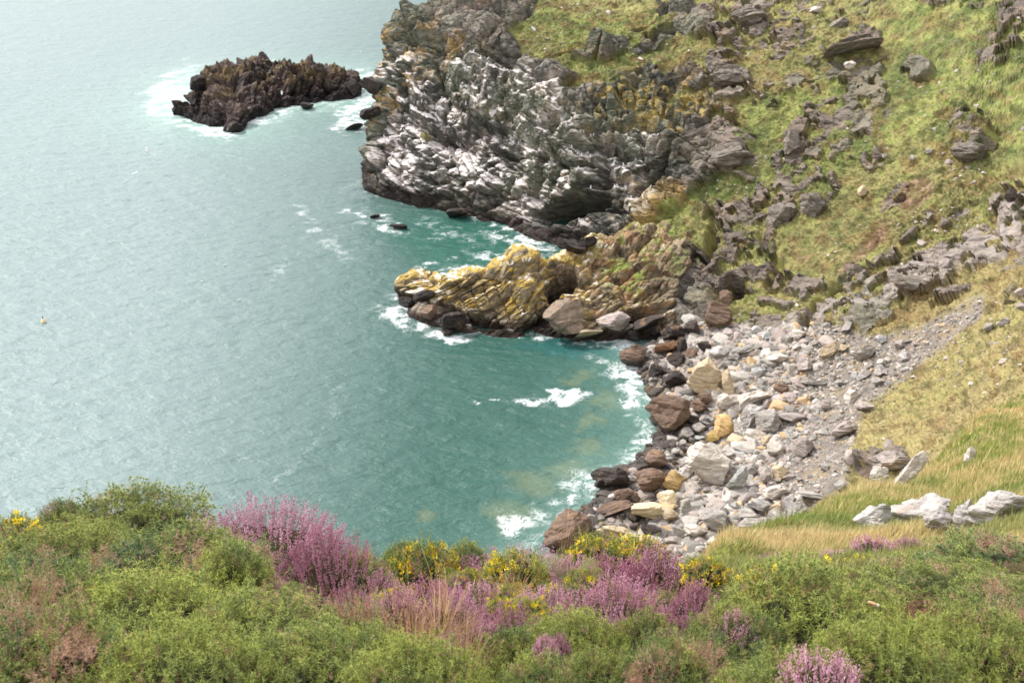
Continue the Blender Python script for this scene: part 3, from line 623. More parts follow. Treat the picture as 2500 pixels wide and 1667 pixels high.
HB = [
 (1738,1130,124,110,'pale','largest pale grey boulder with a flat sunlit face in the middle of the beach',0,.25),
 (1628,993,108,108,'brown','big brown pyramid-shaped boulder with a black base at the water edge',0,0),
 (1724,912,88,92,'tan','large tan boulder with ochre stains at the upper left of the beach',10,.0),
 (1775,932,30,70,'tan','tall narrow tan slab leaning against the large ochre-stained boulder',-8,.4),
 (1778,978,54,46,'pale','pale ridged boulder just below the tall narrow tan slab',-20,.2),
 (1826,972,92,46,'pale','long pale ridged slab slanting up behind the smooth grey-faced boulder',-32,.4),
 (1833,1016,72,56,'white','whitish wedge of rock joined to the left of the smooth grey-faced boulder',-38,.3),
 (1868,1026,64,62,'grey','smooth grey-faced boulder standing beside a whitish wedge',-12,.2),
 (1766,1042,58,62,'ochre','orange-lichened leaning block above the yellow round stone',28,.3),
 (1737,1066,36,34,'yellow','yellow rounded stone perched behind the largest pale boulder',0,0),
 (1793,1072,56,32,'tan','pale tan slab right of the yellow rounded stone',-14,.3),
 (1960,1092,56,46,'pink','grey-purple diamond-shaped boulder alone on the gravel',20,.25),
 (1804,1166,40,66,'bluegrey','blue-grey slab leaning right of the largest pale boulder',24,.5),
 (1905,1151,44,44,'tan','sharp-edged tan and white boulder right of centre of the beach',14,.3),
 (1832,1146,30,34,'grey','rust-spotted grey stone between two blocks in the middle of the beach',0,.1),
 (1870,1160,32,40,'pink','dark purplish stone left of the sharp-edged tan boulder',10,.1),
 (1606,1122,62,52,'brown','brown peaked boulder in the wet stones below the pyramid-shaped one',10,0),
 (1584,1168,84,66,'brown','dark boulder with an ochre crown beside the orange banded rock',0,.1),
 (1645,1170,56,52,'ochre','orange and white banded rock between the dark crowned boulder and the largest pale one',20,.3),
 (1488,1166,92,58,'dark','black wet boulder surrounded by foam at the left end of the beach',0,0),
 (1462,1180,30,30,'black','small black wet rock at the left foot of the black wet boulder',0,0),
 (1521,1205,50,36,'brown','brown wet slab between the black wet boulder and the cream block',-40,.4),
 (1574,1242,80,50,'cream','squared cream-coloured block, the brightest on the beach',-10,.85),
 (1630,1216,46,46,'cream','cream broken block touching the upper right of the squared cream block',-24,.6),
 (1633,1258,44,36,'tan','small tan rock with orange marks right of the squared cream block',10,.2),
 (1674,1238,28,50,'grey','upright grey stone between the tan orange-marked rock and the ochre-streaked boulder',8,.4),
 (1742,1262,80,54,'grey','grey boulder with ochre streaks in the lower middle of the beach',24,.2),
 (1820,1256,54,34,'grey','rounded grey boulder resting on a pale slab at the lower right of the beach',0,0),
 (1836,1278,88,32,'grey','wide grey slab lying under the rounded grey boulder',-6,.5),
 (1857,1232,56,32,'white','pale bowl-shaped slab above the rounded grey boulder',8,.4),
 (1926,1226,30,48,'white','upright white stone near the grass edge of the beach',12,.5),
 (1889,1203,64,36,'pale','pale cracked boulder above the upright white stone',-16,.2),
 (1980,1208,74,15,'white','long flat white slab near the grass edge of the beach',4,.7),
 (1889,1264,42,48,'grey','grey leaning slab at the lower right of the beach beside the grass',24,.5),
 (1700,1293,62,34,'pale','pale block in the bottom row of the beach left of the flat slabs',0,.4),
 (1652,1292,44,28,'grey','dull grey block in the bottom row left of the pale block',6,.3),
 (1760,1318,84,18,'pale','broad flat pale slab at the bottom edge of the beach',-3,.6),
 (1640,1316,60,24,'pink','pinkish flat slab at the bottom of the beach behind the dark heather',-3,.6),
 (1382,1290,122,92,'brown','brown sharply peaked boulder in the surf at the bottom of the beach',-22,.1),
 (1494,1246,104,44,'brown','long dark brown ridge of rock behind the peaked brown boulder',-20,.2),
 (1505,1300,100,54,'tan','tan boulder with an orange face at the bottom of the beach',8,.1),
 (1556,1322,76,46,'tan','rounded tan boulder just above the yellow flowers',-6,0),
 (1426,1322,52,40,'grey','grey wet boulder between the peaked brown boulder and the flowers',0,.1),
 (1590,1290,50,30,'dark','dark brown slab above the rounded tan boulder',16,.3),
 (1745,768,78,60,'brown','large grey-brown fallen block below the cave mouth',14,.3),
 (1770,729,34,44,'brown','upright brown stone in front of the cave mouth',0,.3),
 (1692,799,44,44,'dark','dark rounded boulder left of the fallen block under the cave',0,0),
 (1719,843,36,32,'dark','charcoal rounded boulder beside the white-splashed rock',0,0),
 (1755,862,50,36,'white','white-splashed rock at the top of the beach',0,.1),
 (1636,812,72,44,'black','black boulder in the shade at the root of the rock spit',0,0),
 (1665,843,28,42,'black','black upright stone beside the rust-coloured weedy rock',0,.3),
 (1628,846,66,30,'rust','rust-coloured weedy rock among black boulders',-8,0),
 (1822,850,72,24,'grey','long grey-brown slab slanting above the pale scree',-24,.5),
 (1838,862,36,22,'pale','pale squared stone under the slanting grey-brown slab',0,.6),
 (1898,874,56,26,'pale','broad pale stone in the upper scree',-6,.3),
 (1852,906,36,32,'bluegrey','pale blue-grey angular stone in the middle of the upper scree',0,.2),
 (1908,945,42,24,'brown','purple-brown stone among pale slabs of the upper scree',-6,.1),
 (1985,932,62,18,'grey','flat grey slab at the turf edge of the upper scree',-10,.7),
 (1951,815,36,24,'pale','pale block at the top right of the scree under the rock wall',6,.4),
 (1931,1016,70,26,'pink','pinkish grey slab right of the smooth grey-faced boulder',4,.4),
 (2058,1046,72,34,'pink','pinkish grey slab at the right edge of the gravel by the turf',-14,.4),
 (2018,986,28,24,'pink','small pinkish squared stone on the upper gravel',0,.4),
 (1702,993,42,32,'brown','tan-brown angular stone right of the pyramid-shaped boulder',10,.2),
 (1721,970,36,28,'brown','reddish brown stone under the large ochre-stained boulder',0,.2),
 (1690,1022,38,22,'dark','dark grey flat stone below the tan-brown angular stone',0,.2),
 (1545,868,66,56,'brown','dark brown sea boulder with a tan left side at the head of the inlet',0,.1),
 (1600,902,52,40,'black','black wet boulder right of the sea boulder with the tan side',0,0),
 (1643,926,66,44,'black','broad black wet boulder behind the pyramid-shaped one',0,0),
 (1648,874,46,42,'dark','dark brown boulder between the rust-coloured rock and the ochre-stained boulder',0,0),
 (1384,772,112,98,'spitrock','big rounded grey-tan boulder leaning on the front of the rock spit',-18,0),
 (1108,780,74,46,'black','black wet rock at the front foot of the yellow spit',6,0),
 (1051,763,52,40,'brown','reddish brown wet rock near the tip of the spit',0,0),
 (993,735,54,28,'black','black wet rock at the very tip of the spit',14,0),
 (1036,722,58,30,'black','black wet block behind the tip of the spit',-20,.2),
 (1093,808,40,18,'brown','small reddish rock awash in front of the spit',0,0),
 (1498,782,88,46,'pink','pale pinkish block in the shaded front of the spit',-6,.1),
 (1432,814,80,26,'tan','low tan ledge rock at the waterline of the spit',-14,.4),
 (1584,786,82,26,'dark','dark slanting slab at the shaded foot of the spit',-22,.5),
 (1550,820,42,32,'black','black rounded rock at the inner corner of the inlet',0,0),
 (1600,800,46,34,'black','black rock tucked under the root of the spit',0,0),
 (431,252,28,18,'black','tiny black rock off the left end of the islet',0,0),
 (745,258,40,20,'black','black rock off the front of the islet in the lagoon',0,0),
 (572,312,36,26,'black','black rock at the front foot of the islet',0,0),
 (485,205,46,40,'black','black crag standing at the left end of the islet',0,.1),
 (862,212,30,44,'black','black crag at the right end of the islet',0,.1),
 (903,206,60,46,'dark','rounded dark rock between the islet and the headland',0,0),
 (908,274,58,28,'black','black rock touching the foot of the headland',-10,0),
 (864,309,46,16,'black','low black rock with foam off the headland',-8,0),
 (915,528,26,10,'dark','small dark rock awash in front of the headland',0,0),
 (975,552,50,12,'dark','half-sunken rock in foam in front of the headland',0,0),
 (1120,520,60,22,'black','black rock at the waterline under the white-streaked cliff',0,0),
 (1395,600,80,30,'black','black rock at the inner end of the small inlet',10,0),
 (1440,590,60,30,'black','black stacked rock right beside the end of the small inlet',-10,0),
 (2219,690,66,42,'pale','white-topped squared block on the rock band of the slope',4,.7),
 (2112,858,54,34,'grey','grey layered slab at the turf edge above the scree',-24,.5),
 (2450,786,32,20,'grey','upper small grey stone on the dry slope at the right edge',-20,.2),
 (2414,797,26,18,'grey','lower small grey stone on the dry slope at the right edge',-20,.2),
 (2492,716,30,24,'pink','pinkish rock at the right edge of the photo above the dry slope',0,.2),
 (2494,748,26,18,'pink','pinkish rock at the right edge of the photo, just below another',0,.2),
 (2160,381,13,11,'grey','leftmost of the four small stones on the green slope',0,.1),
 (2228,385,14,13,'white','whitest of the four small stones on the green slope',0,.1),
 (2268,370,19,13,'grey','widest of the four small stones on the green slope',0,.1),
 (2302,376,9,9,'grey','smallest and rightmost of the four small stones on the green slope',0,.1),
 (2105,468,24,30,'tan','tan stone standing alone on the green slope',0,.1),
 (1784,352,112,84,'grey','great flat grey rock face above the gully',-10,.3),
 (1777,172,92,66,'grey','grey striped outcrop on the upper slope',-10,.2),
 (1840,30,96,38,'grey','wide grey outcrop near the top of the slope',-4,.2),
 (1993,20,34,18,'pale','pale stone with a dark shadow near the top of the slope',-8,.2),
 (2050,50,46,26,'pale','pale slanting stone near the top of the slope right of the wide outcrop',-24,.3),
 (2080,112,134,24,'pink','long brown slab lying in the turf of the upper slope',-16,.5),
 (2075,158,28,24,'pale','small pale stone under the long brown slab',0,.1),
 (1900,500,66,86,'grey','upright grey slab rising from the gully',28,.4),
 (1985,485,60,60,'grey','dark ribbed slab right of the upright grey slab',30,.3),
 (1935,330,44,60,'pale','pale-edged slab on the slope below the ledges',28,.5),
 (2372,356,84,60,'brown','dark ribbed crag like a drum on the green slope',0,.1),
 (2466,474,26,34,'dark','dark upright stone at the right side of the slope',0,.3),
 (1690,320,50,30,'tan','tan ledge stone over the dark crevice',-20,.4),
 (2178,1120,104,48,'pink','overhanging rock with a dark hollow at the turf edge of the beach',-10,.1),
 (2075,1115,30,40,'pink','reddish upright stone at the corner of the beach and the turf',8,.3)]
for (x, y, w_, h_, t_, lb, an, bx) in HB:
    big = w_ * h_ > 2400
    hero(x, y, w_, h_, t_, lb, ang=an, box=bx, sub=5 if big else 4, depth=.95, rough=(.13 if (y < 640 and x > 1600) else .07) if big else .05,
         sink=.42 if (y < 640 and x > 1600 and w_ > 30) else .12,
         group='boulders along the cove beach' if (y >= 720 and x > 1400) else None,
         name='outcrop' if (y < 720 and x > 1600) else 'boulder', cat='rock outcrop' if (y < 720 and x > 1600) else 'boulder')
NEARR = [(2130,1272,84,66,'white','pointed white rock standing alone in the near meadow',0,.05,21,'pale',7),
 (2238,1258,136,74,'white','broad white rock at the left of the meadow outcrop',-10,.25,22,'',5),
 (2296,1282,84,46,'white','low smooth white rock in front of the meadow outcrop',-10,.1,20.5,'',3),
 (2352,1268,66,66,'white','middle white rock wedged in the meadow outcrop',0,.25,21.5,'',9),
 (2422,1252,130,70,'white','largest rounded white rock at the right of the meadow outcrop',4,.3,22,'',12),
 (2212,1155,34,120,'pale','tall leaning lichened rock rib on the edge of the near slope',32,.4,38,'',2),
 (2145,1168,44,56,'pale','mottled squat rock beside the leaning rock rib',-10,.3,36,'',4),
 (2366,1108,26,44,'pale','small hooked white rock among low gorse on the near slope',10,.3,40,'',6),
 (2065,1345,34,10,'white','flat white stone sunk in the near meadow grass',0,.4,16,'',8)]
for (x, y, w_, h_, t_, lb, an, bx, yy, _, sd_) in NEARR:
    # stand each on the near slope: walk the sight line until it meets the ground
    Yc = yy
    for Yt in np.arange(6, 70, .25):
        if P(x, y + h_ * .42, Yt)[2] <= gz_(x, Yt): Yc = Yt; break
    hero(x, y, w_, h_ * (1.45 if w_ > 60 else .95), t_, lb, ang=an if w_ < 50 else 0, box=bx + .15, depth=.9, rough=.13, name='rock', cat='rock', at=Yc, seed=900 + sd_, sink=.1, cuts=9)
# smaller separate stones of the beach, one object each
SCP = [(1560,900),(1700,810),(1850,810),(2060,790),(2230,850),(2180,930),(2110,1000),(2085,1080),(2070,1180),(1960,1255),(1890,1320),(1560,1370),(1420,1330),(1560,1200),(1640,1080),(1650,980)]
def inpoly(x, y, pts): return float(polysd(np.array([x]), np.array([y]), pts)[0]) > 0
VAR = []
for k in range(14):
    bx = [0, .3, .6, .1, .8, .4, 0][k % 7]; dm = [(1, .8, .62), (1, .7, .35), (1, .6, .4), (1, .9, .75), (1, .65, .5)][k % 5]
    v, f = rockmesh(700 + k, 4, 12, dm, .07, bx); VAR.append(mesh('stone', v, f, M_STONE))
placed = [(a[0], a[1], max(a[2], a[3]) * .5) for a in HB]
tones = ['pale', 'pale', 'grey', 'grey', 'pink', 'pink', 'bluegrey', 'white', 'tan', 'grey']
def nearest_name(x, y):
    bd = None
    for h in HB:
        if h[1] < 700 or h[0] < 1300: continue
        d = math.hypot(h[0] - x, h[1] - y)
        if bd is None or d < bd[0]: bd = (d, h)
    return bd[1]
import re
STN = []
cnt = 0; tries = 0
shape_w = {0: 'angular', 1: 'flat', 2: 'slabby', 3: 'blocky', 4: 'wedge-shaped'}
while cnt < 172 and tries < 9000:
    tries += 1
    x = rng.uniform(1440, 2240); y = rng.uniform(800, 1350)
    if not inpoly(x, y, SCP): continue
    up_ = x > 1960 and rng.random() < .7
    if up_: continue
    s = rng.choice([14, 18, 22, 27, 33, 40], p=[.08, .14, .22, .26, .18, .12]) * (1.2 if cnt < 90 else .85)
    if any(math.hypot(x - a, y - b) < (r + s * .5) * .62 for a, b, r in placed): continue
    p, idx = hit(x, y)
    if idx is None and rng.random() < .7: continue
    placed.append((x, y, s * .5)); k = int(rng.integers(14))
    d = (p - Vector((0, 0, H))).length; sc = s * d / F * .62
    o = link('stone', VAR[k], None, (p.x, p.y, p.z + sc * .28)); o.scale = (sc, sc * rng.uniform(.8, 1), sc * rng.uniform(.8, 1.15))
    o.rotation_euler = (rng.uniform(-.6, .3), rng.uniform(-.6, .6), rng.uniform(0, 6.28))
    wet = x < 1690 - (y - 900) * .25 and y < 1290
    t_ = str(rng.choice(['dark', 'brown', 'brown', 'black'])) if wet else str(rng.choice(tones))
    c = rgb(*COLT[t_]) * rng.uniform(.82, 1.1); o.color = (*c, 1)
    h = nearest_name(x, y); side = ('left of' if x < h[0] else 'right of') if abs(x - h[0]) > abs(y - h[1]) else ('behind' if y < h[1] else 'in front of')
    short = re.split(r' (?:with|in|at|between|right|left|above|below|beside|under|behind|near|resting|leaning|surrounded|touching|joined|slanting|alone|lying|perched|standing|just|from|of|tucked|awash|by|off|on|that|among|again)\b|,', h[5])[0]
    words = {'bluegrey': 'blue-grey', 'pink': 'pinkish grey'}.get(t_, t_)
    STN.append((math.hypot(h[0] - x, h[1] - y), o, ('small' if s < 22 else 'medium') + f' {words} {shape_w[k % 5]} stone {side} the {short}'))
    cnt += 1
ordn = ['nearest', 'second nearest', 'third nearest', 'fourth nearest', 'fifth nearest', 'sixth nearest', 'seventh nearest']
byl = {}
for t_ in sorted(STN, key=lambda q: q[0]): byl.setdefault(t_[2], []).append(t_[1])
for lb, os_ in byl.items():
    for n_, o in enumerate(os_): tag(o, lb if len(os_) == 1 else ordn[min(n_, 6)] + ' ' + lb, 'stone', 'loose stones of the boulder beach')
# rubble and gravel between them: past counting, one object
def rubble(pts, idxs, sizes, cols, name, label):
    v0, f0 = ICO[2]; VV = []; FF = []; CC = []
    r = np.random.default_rng(3); n = len(pts)
    base = []
    for k in range(12):
        v, f = rockmesh(1300 + k, 2, 9, (1, .75, .5), .02, [0, .4, .7][k % 3]); base.append(v)
    nv = len(base[0])
    kk = r.integers(0, 12, n); V = np.array(base)[kk]
    a = r.uniform(0, 6.28, n); ca, sa = np.cos(a), np.sin(a); t = r.uniform(-.7, .7, n); ct, st = np.cos(t), np.sin(t)
    x = V[..., 0] * ct[:, None] - V[..., 2] * st[:, None]; z = V[..., 0] * st[:, None] + V[..., 2] * ct[:, None]; y = V[..., 1]
    V = np.stack([x * ca[:, None] - y * sa[:, None], x * sa[:, None] + y * ca[:, None], z], -1) * sizes[:, None, None] + pts[:, None, :]
    Fc = f0[None] + (np.arange(n) * nv)[:, None, None]
    C = np.repeat(cols, nv, 0)
    me = mesh(name, V.reshape(-1, 3), Fc.reshape(-1, 3), M_LAND, C); return tag(link(name, me), label, None, kind='stuff')
cand = np.nonzero(LSC > .5)[0]; lx, ly, ld = proj(LAND[cand]); okk = (lx > 1350) & (lx < 2600) & (ly > 700) & (ly < 1450) & (LAND[cand, 2] > .0); cand = cand[okk]; lx = lx[okk]; ly = ly[okk]
sel = rng.choice(len(cand), 11000); px_ = lx[sel]; py_ = ly[sel]; pts = LAND[cand[sel]] + rng.normal(0, .12, (len(sel), 3)) * np.array([1, 1, .2])
fine = sm(px_ + (py_ - 1000) * .3, 1850, 2050)                         # gravel to the right, rubble to the left
sz = np.exp(rng.normal(0, .5, len(sel))) * (.33 * (1 - fine) + .12 * fine)
tl = rng.random(len(sel)); cc_ = mixc(rgb(182, 176, 167), rgb(102, 98, 93), tl); cc_ = mixc(cc_, rgb(156, 142, 134), (rng.random(len(sel)) < .3) * .7); cc_ = mixc(cc_, rgb(188, 154, 106), (rng.random(len(sel)) < .1) * .7)
wl = pts[:, 2] < rng.uniform(.3, 1.3, len(sel)); cc_ = mixc(cc_, rgb(52, 44, 40), wl * .85)
rubble(pts, None, sz, cc_, 'rubble', 'pale broken rubble and gravel filling the beach between the boulders')
# loose stones showing through the turf of the far slope
c2_ = np.nonzero((LG > .6))[0]; lx, ly, ld = proj(LAND[c2_]); ok2 = (lx > 1250) & (lx < 2560) & (ly > -40) & (ly < 1250); c2_ = c2_[ok2]; lx = lx[ok2]; ly = ly[ok2]
cl = fbm(LAND[c2_] * .16, 3, 77); prob = sm(cl, .54, .62) + .03; prob = prob / prob.sum()
s2 = rng.choice(len(c2_), 700, p=prob); pt2 = LAND[c2_[s2]]; sz2 = np.exp(rng.normal(0, .5, 700)) * .15
rubble(pt2, None, sz2, mixc(rgb(196, 184, 176), rgb(110, 100, 92), rng.random(700)), 'scree', 'scattered small stones lying in the turf of the far slope')
# ------------------------------------------------------------------ grass: blades by the hundred thousand, one object per stand
def blades(base, tip, wv, c0, c1, extra=None):
    n = len(base); V = np.stack([base - wv, base + wv, tip], 1).reshape(-1, 3); Fc = np.arange(n * 3).reshape(n, 3)
    C = np.stack([c0, c0, c1], 1).reshape(-1, 3); return V, Fc, C
def tufts(pts, nb, hh, ww, cols, lean, r, spread=.5, var=.25):
    n = len(pts); B = np.repeat(pts, nb, 0); m = n * nb
    a = r.uniform(0, 6.28, m); rad = np.repeat(hh, nb) * spread * r.uniform(.0, 1, m)
    off = np.stack([np.cos(a), np.sin(a), np.zeros(m)], 1)
    B = B + off * (rad * .5)[:, None]
    h_ = np.repeat(hh, nb) * r.uniform(.6, 1.2, m)
    T = B + r.normal(size=(m, 3)) * np.array([.28, .28, .05]) * h_[:, None] + off * (rad * .9)[:, None] + np.array([0, 0, 1.0]) * h_[:, None] + lean * h_[:, None]
    a2 = r.uniform(0, 6.28, m); W = np.stack([np.cos(a2), np.sin(a2), np.zeros(m)], 1) * (np.repeat(ww, nb))[:, None]
    C = np.repeat(cols, nb, 0) * r.uniform(1 - var, 1 + var, (m, 1))
    return blades(B - np.array([0, 0, .05]), T, W, C * .85, C * 1.1)
w8 = c2_; s3 = rng.choice(len(c2_), 60000); pt3 = LAND[c2_[s3]]; cc3 = LC[c2_[s3]] * 1.08
V, Fc, C = tufts(pt3, 5, rng.uniform(.08, .24, 60000), rng.uniform(.015, .028, 60000), cc3, np.array([-.7, -.8, -.5]), rng, .6, .12)
tag(link('hillside_grass', mesh('hillside_grass', V, Fc, M_TUFT, C)), 'long wind-laid grass covering the far slope', None, kind='stuff')
n4 = 80000
u1 = rng.uniform(1500, 2700, n4); u2 = np.exp(rng.uniform(math.log(5.8), math.log(70), n4))
iu = np.interp(u1, DX, np.arange(len(DX))).astype(int); iv = np.interp(np.log(u2), np.log(DY), np.arange(len(DY))).astype(int)
p4 = NG[iu, iv] + 0; p4[:, 0] = (u1 - 1250) * KX * u2; p4[:, 1] = u2
p4[:, 2] = [gz_(a, b) for a, b in zip(u1, u2)]
q4 = fbm(p4 * .5, 3, 630); q5 = fbm(p4 * .15, 3, 631)
nearm = 1 - sm(u2, 12, 24)
c4 = mixc(rgb(136, 148, 76), rgb(204, 184, 136), sm(q4 + (rng.random(n4) - .5) * .3 + nearm * .08, .38, .6)); c4 = mixc(c4, rgb(110, 134, 66), sm(q5, .5, .6) * .6)
V, Fc, C = tufts(p4, 4, np.clip(u2 * .009, .08, .28) * rng.uniform(.7, 1.5, n4), .0007 * u2 + .002, c4, np.array([.25, -.1, 0]), rng)
tag(link('meadow_grass', mesh('meadow_grass', V, Fc, M_TUFT, C)), 'dry and green grass of the near meadow', None, kind='stuff')
# ------------------------------------------------------------------ sea birds
def birdmesh(fly=False):
    ax = np.array([[-.24, 0, .03], [-.18, 0, .04], [-.08, 0, .05], [.02, 0, .06], [.10, 0, .08], [.15, 0, .12], [.19, 0, .135], [.225, 0, .13], [.27, 0, .12]])
    rr = np.array([.008, .035, .065, .075, .06, .042, .045, .03, .003]); fl = np.array([.5, .6, .85, 1, 1, 1, 1, .9, .8])
    V = []; C = []; m = 10
    for i, (a, r, q) in enumerate(zip(ax, rr, fl)):
        for j in range(m):
            t = 2 * math.pi * j / m; y, z = r * math.cos(t), r * q * math.sin(t); V.append((a[0], y, a[2] + z))
            grey = (z > .012 and i < 5); C.append(rgb(176, 182, 190) if grey else rgb(244, 242, 240))
            if i == 0: C[-1] = rgb(236, 234, 232)
            if i == 8: C[-1] = rgb(214, 190, 90)
    Fq = [(i * m + j, i * m + (j + 1) % m, (i + 1) * m + (j + 1) % m, (i + 1) * m + j) for i in range(8) for j in range(m)]
    if fly:
        for s in (-1, 1):
            b0 = len(V); st = [(.07, .05, .16, .07), (.26, .08, .14, .13), (.46, .02, .09, .11), (.60, -.08, .02, .07)]
            for (y, xf, wd_, z) in st:
                for dz in (.008, -.008):
                    for dx in (xf + .05, xf - wd_): V.append((dx, s * y, z + dz)); C.append(rgb(190, 194, 200) if y < .5 else rgb(60, 60, 62))
            for k in range(3):
                a, b = b0 + 4 * k, b0 + 4 * k + 4
                Fq += [(a, a + 1, b + 1, b), (a + 2, b + 2, b + 3, a + 3), (a, b, b + 2, a + 2), (a + 1, a + 3, b + 3, b + 1)]
            Fq += [(b0, b0 + 2, b0 + 3, b0 + 1), (b0 + 12, b0 + 13, b0 + 15, b0 + 14)]
    V = np.array(V)
    if not fly:
        n0 = len(V)
        for s in (-.025, .025):                                    # legs
            for (x, z) in ((0, 0), (.03, -.1)):
                pass
    return mesh('seabird' if not fly else 'gull', V, np.array(Fq), M_BIRD, np.array(C), smooth=True)
BS = birdmesh(); BF = birdmesh(True)
gl = np.nonzero((LGU > .30) & (n1.reshape(-1, 3)[:, 2] > .5) & (LAND[:, 2] > 3.5))[0]
bx_, by_, _ = proj(LAND[gl]); okb = (bx_ > 900) & (bx_ < 1680) & (by_ > 110) & (by_ < 560); gl = gl[okb]; bx_ = bx_[okb]; by_ = by_[okb]
zones = [('top left ledges of the headland', 1120, 250), ('left face of the headland', 1120, 900), ('upper middle ledges of the cliff', 1420, 320), ('middle of the whitewashed cliff', 1420, 420), ('ledges above the dark sea cave', 2000, 900)]
nb = 0; seen = []
cb = fbm(LAND[gl] * .5, 2, 88); pr = sm(cb, .45, .6) + .1; pr /= pr.sum()
for k in rng.choice(len(gl), 1200, p=pr):
    x, y = bx_[k], by_[k]
    if any(abs(x - a) < 7 and abs(y - b_) < 7 for a, b_ in seen): continue
    seen.append((x, y)); p = LAND[gl[k]]
    o = link('seabird', BS, None, (p[0], p[1], p[2] + .05)); o.scale = (1.25,) * 3; o.rotation_euler = (0, -rng.uniform(.4, 1.0), rng.uniform(0, 6.28))
    zn = zones[0][0] if (x < 1120 and y < 230) else zones[1][0] if x < 1120 else zones[2][0] if (x < 1420 and y < 290) else zones[3][0] if x < 1420 else zones[4][0]
    tag(o, 'white seabird perched on the ' + zn, 'seabird', 'seabirds perched on the ' + zn); nb += 1
    if nb >= 225: break
for (x, y) in [(1222, 648), (1232, 646), (1242, 645), (1252, 643), (1276, 636), (1285, 634), (1293, 634), (1140, 662), (1468, 602), (1480, 600), (1496, 600)]:
    p, _ = hit(x, y + 4); o = link('seabird', BS, None, (p.x, p.y, p.z + .1)); o.scale = (1.3,) * 3; o.rotation_euler = (0, -.7, rng.uniform(0, 6.28))
    tag(o, 'white seabird standing on the crest of the yellow rock spit', 'seabird', 'seabirds on the crest of the spit')
for (x, y, z, rz, rx, lb) in [(358, 367, 9, .4, .35, 'white gull flying over open water below the islet'), (374, 379, 3, 1.0, .2, 'gull gliding just below another gull under the islet'), (880, 128, 8, 2.3, .3, 'lone white gull flying between the islet and the top of the headland'),
        (330, 424, 2, -.6, .2, 'white gull skimming the sea lower left of the gliding pair'), (688, 228, 8, .2, .4, 'white gull passing in front of the islet'), (1302, 72, 34, .5, .3, 'white gull flying before the upper grey rock of the headland')]:
    p = PS(x, y, z) if x < 1200 else P(x, y, 180)
    o = link('gull', BF, None, p); o.rotation_euler = (rx, 0, rz); o.scale = (1.2,) * 3; tag(o, lb, 'gull')
for (x, y, lb) in [(549, 648, 'white seabird afloat in the middle of the open water'), (491, 688, 'white seabird afloat on the open water, nearer the left'), (583, 733, 'tiny white seabird afloat right of two others')]:
    p = PS(x, y, .05); o = link('seabird', BS, None, p); tag(o, lb, 'seabird')
# small float
bm = bmesh.new(); bmesh.ops.create_uvsphere(bm, u_segments=20, v_segments=12, radius=.30)
for v in bm.verts: v.co.z = v.co.z * .85 + (.12 if v.co.z > .22 else 0)
me = bpy.data.meshes.new('float_body'); bm.to_mesh(me); bm.free(); m, N, L, b = newmat('buoy_paint'); b.inputs['Base Color'].default_value = (*rgb(226, 206, 160), 1); b.inputs['Roughness'].default_value = .5; me.materials.append(m)
e = link('buoy', None, None, PS(106, 785, .15)); tag(e, 'small cream buoy floating alone at the far left', 'buoy'); link('float_body', me, e)
bm = bmesh.new(); bmesh.ops.create_cone(bm, segments=12, radius1=.07, radius2=.05, depth=.4, cap_ends=True); me = bpy.data.meshes.new('mast'); bm.to_mesh(me); bm.free(); me.materials.append(M_STONE); q_ = link('mast', me, e, (0, 0, .5)); q_.color = (.1, .1, .1, 1)
# ------------------------------------------------------------------ heath plants
def unit(v): return v / (np.linalg.norm(v, axis=-1, keepdims=True) + 1e-9)
def perp(a, r):
    q = r.normal(size=a.shape); q = q - (q * a).sum(-1, keepdims=True) * a; return unit(q)
def sprigs(pt, ax, ln, ns, sl, w, ca, cb, r):
    """spiny shoots: ns needles round each axis"""
    n = len(pt); t = np.tile(np.linspace(.02, 1, ns), n); A = np.repeat(ax, ns, 0); B = np.repeat(pt, ns, 0) + A * (np.repeat(ln, ns) * t)[:, None]
    R = perp(A, r); d = unit(R + A * (.15 + .9 * t * t)[:, None])
    s = np.repeat(sl, ns) * r.uniform(.6, 1.2, n * ns) * (1.05 - .3 * t)
    T = B + d * s[:, None]; W = unit(np.cross(d, r.normal(size=d.shape))) * w
    CA = np.repeat(ca, ns, 0) * r.uniform(.8, 1.1, (n * ns, 1)); CB = np.repeat(cb, ns, 0) * r.uniform(.85, 1.2, (n * ns, 1))
    return blades(B, T, W, CA, CB)
def cat(parts):
    V = np.concatenate([p[0] for p in parts]); C = np.concatenate([p[2] for p in parts]); o = 0; Fs = []
    for p in parts: Fs.append(p[1] + o); o += len(p[0])
    return V, np.concatenate(Fs), C
def lumpdir(n, seed, r, zmin=-.15):
    d = unit(r.normal(size=(n * 2, 3))); d = d[d[:, 2] > zmin][:n]
    l = .58 + .5 * fbm(d * 1.9 + seed * 5, 3, seed) + .42 * fbm(d * 6.5 + seed, 2, seed + 3); return d, l
def leaders(pt, ax, d, ca, cb, r, k, fs):
    """long upright shoots that break the outline of the bush"""
    i = r.choice(np.nonzero(d[:, 2] > .25)[0], k); A = unit(ax[i] * .6 + np.array([0, 0, 1.0]) + r.normal(size=(k, 3)) * .18)
    return sprigs(pt[i], A, r.uniform(.07, .13, k) * fs, 40, np.full(k, .017) * fs, .0014, ca[i] * 1.05, cb[i] * 1.12, r)
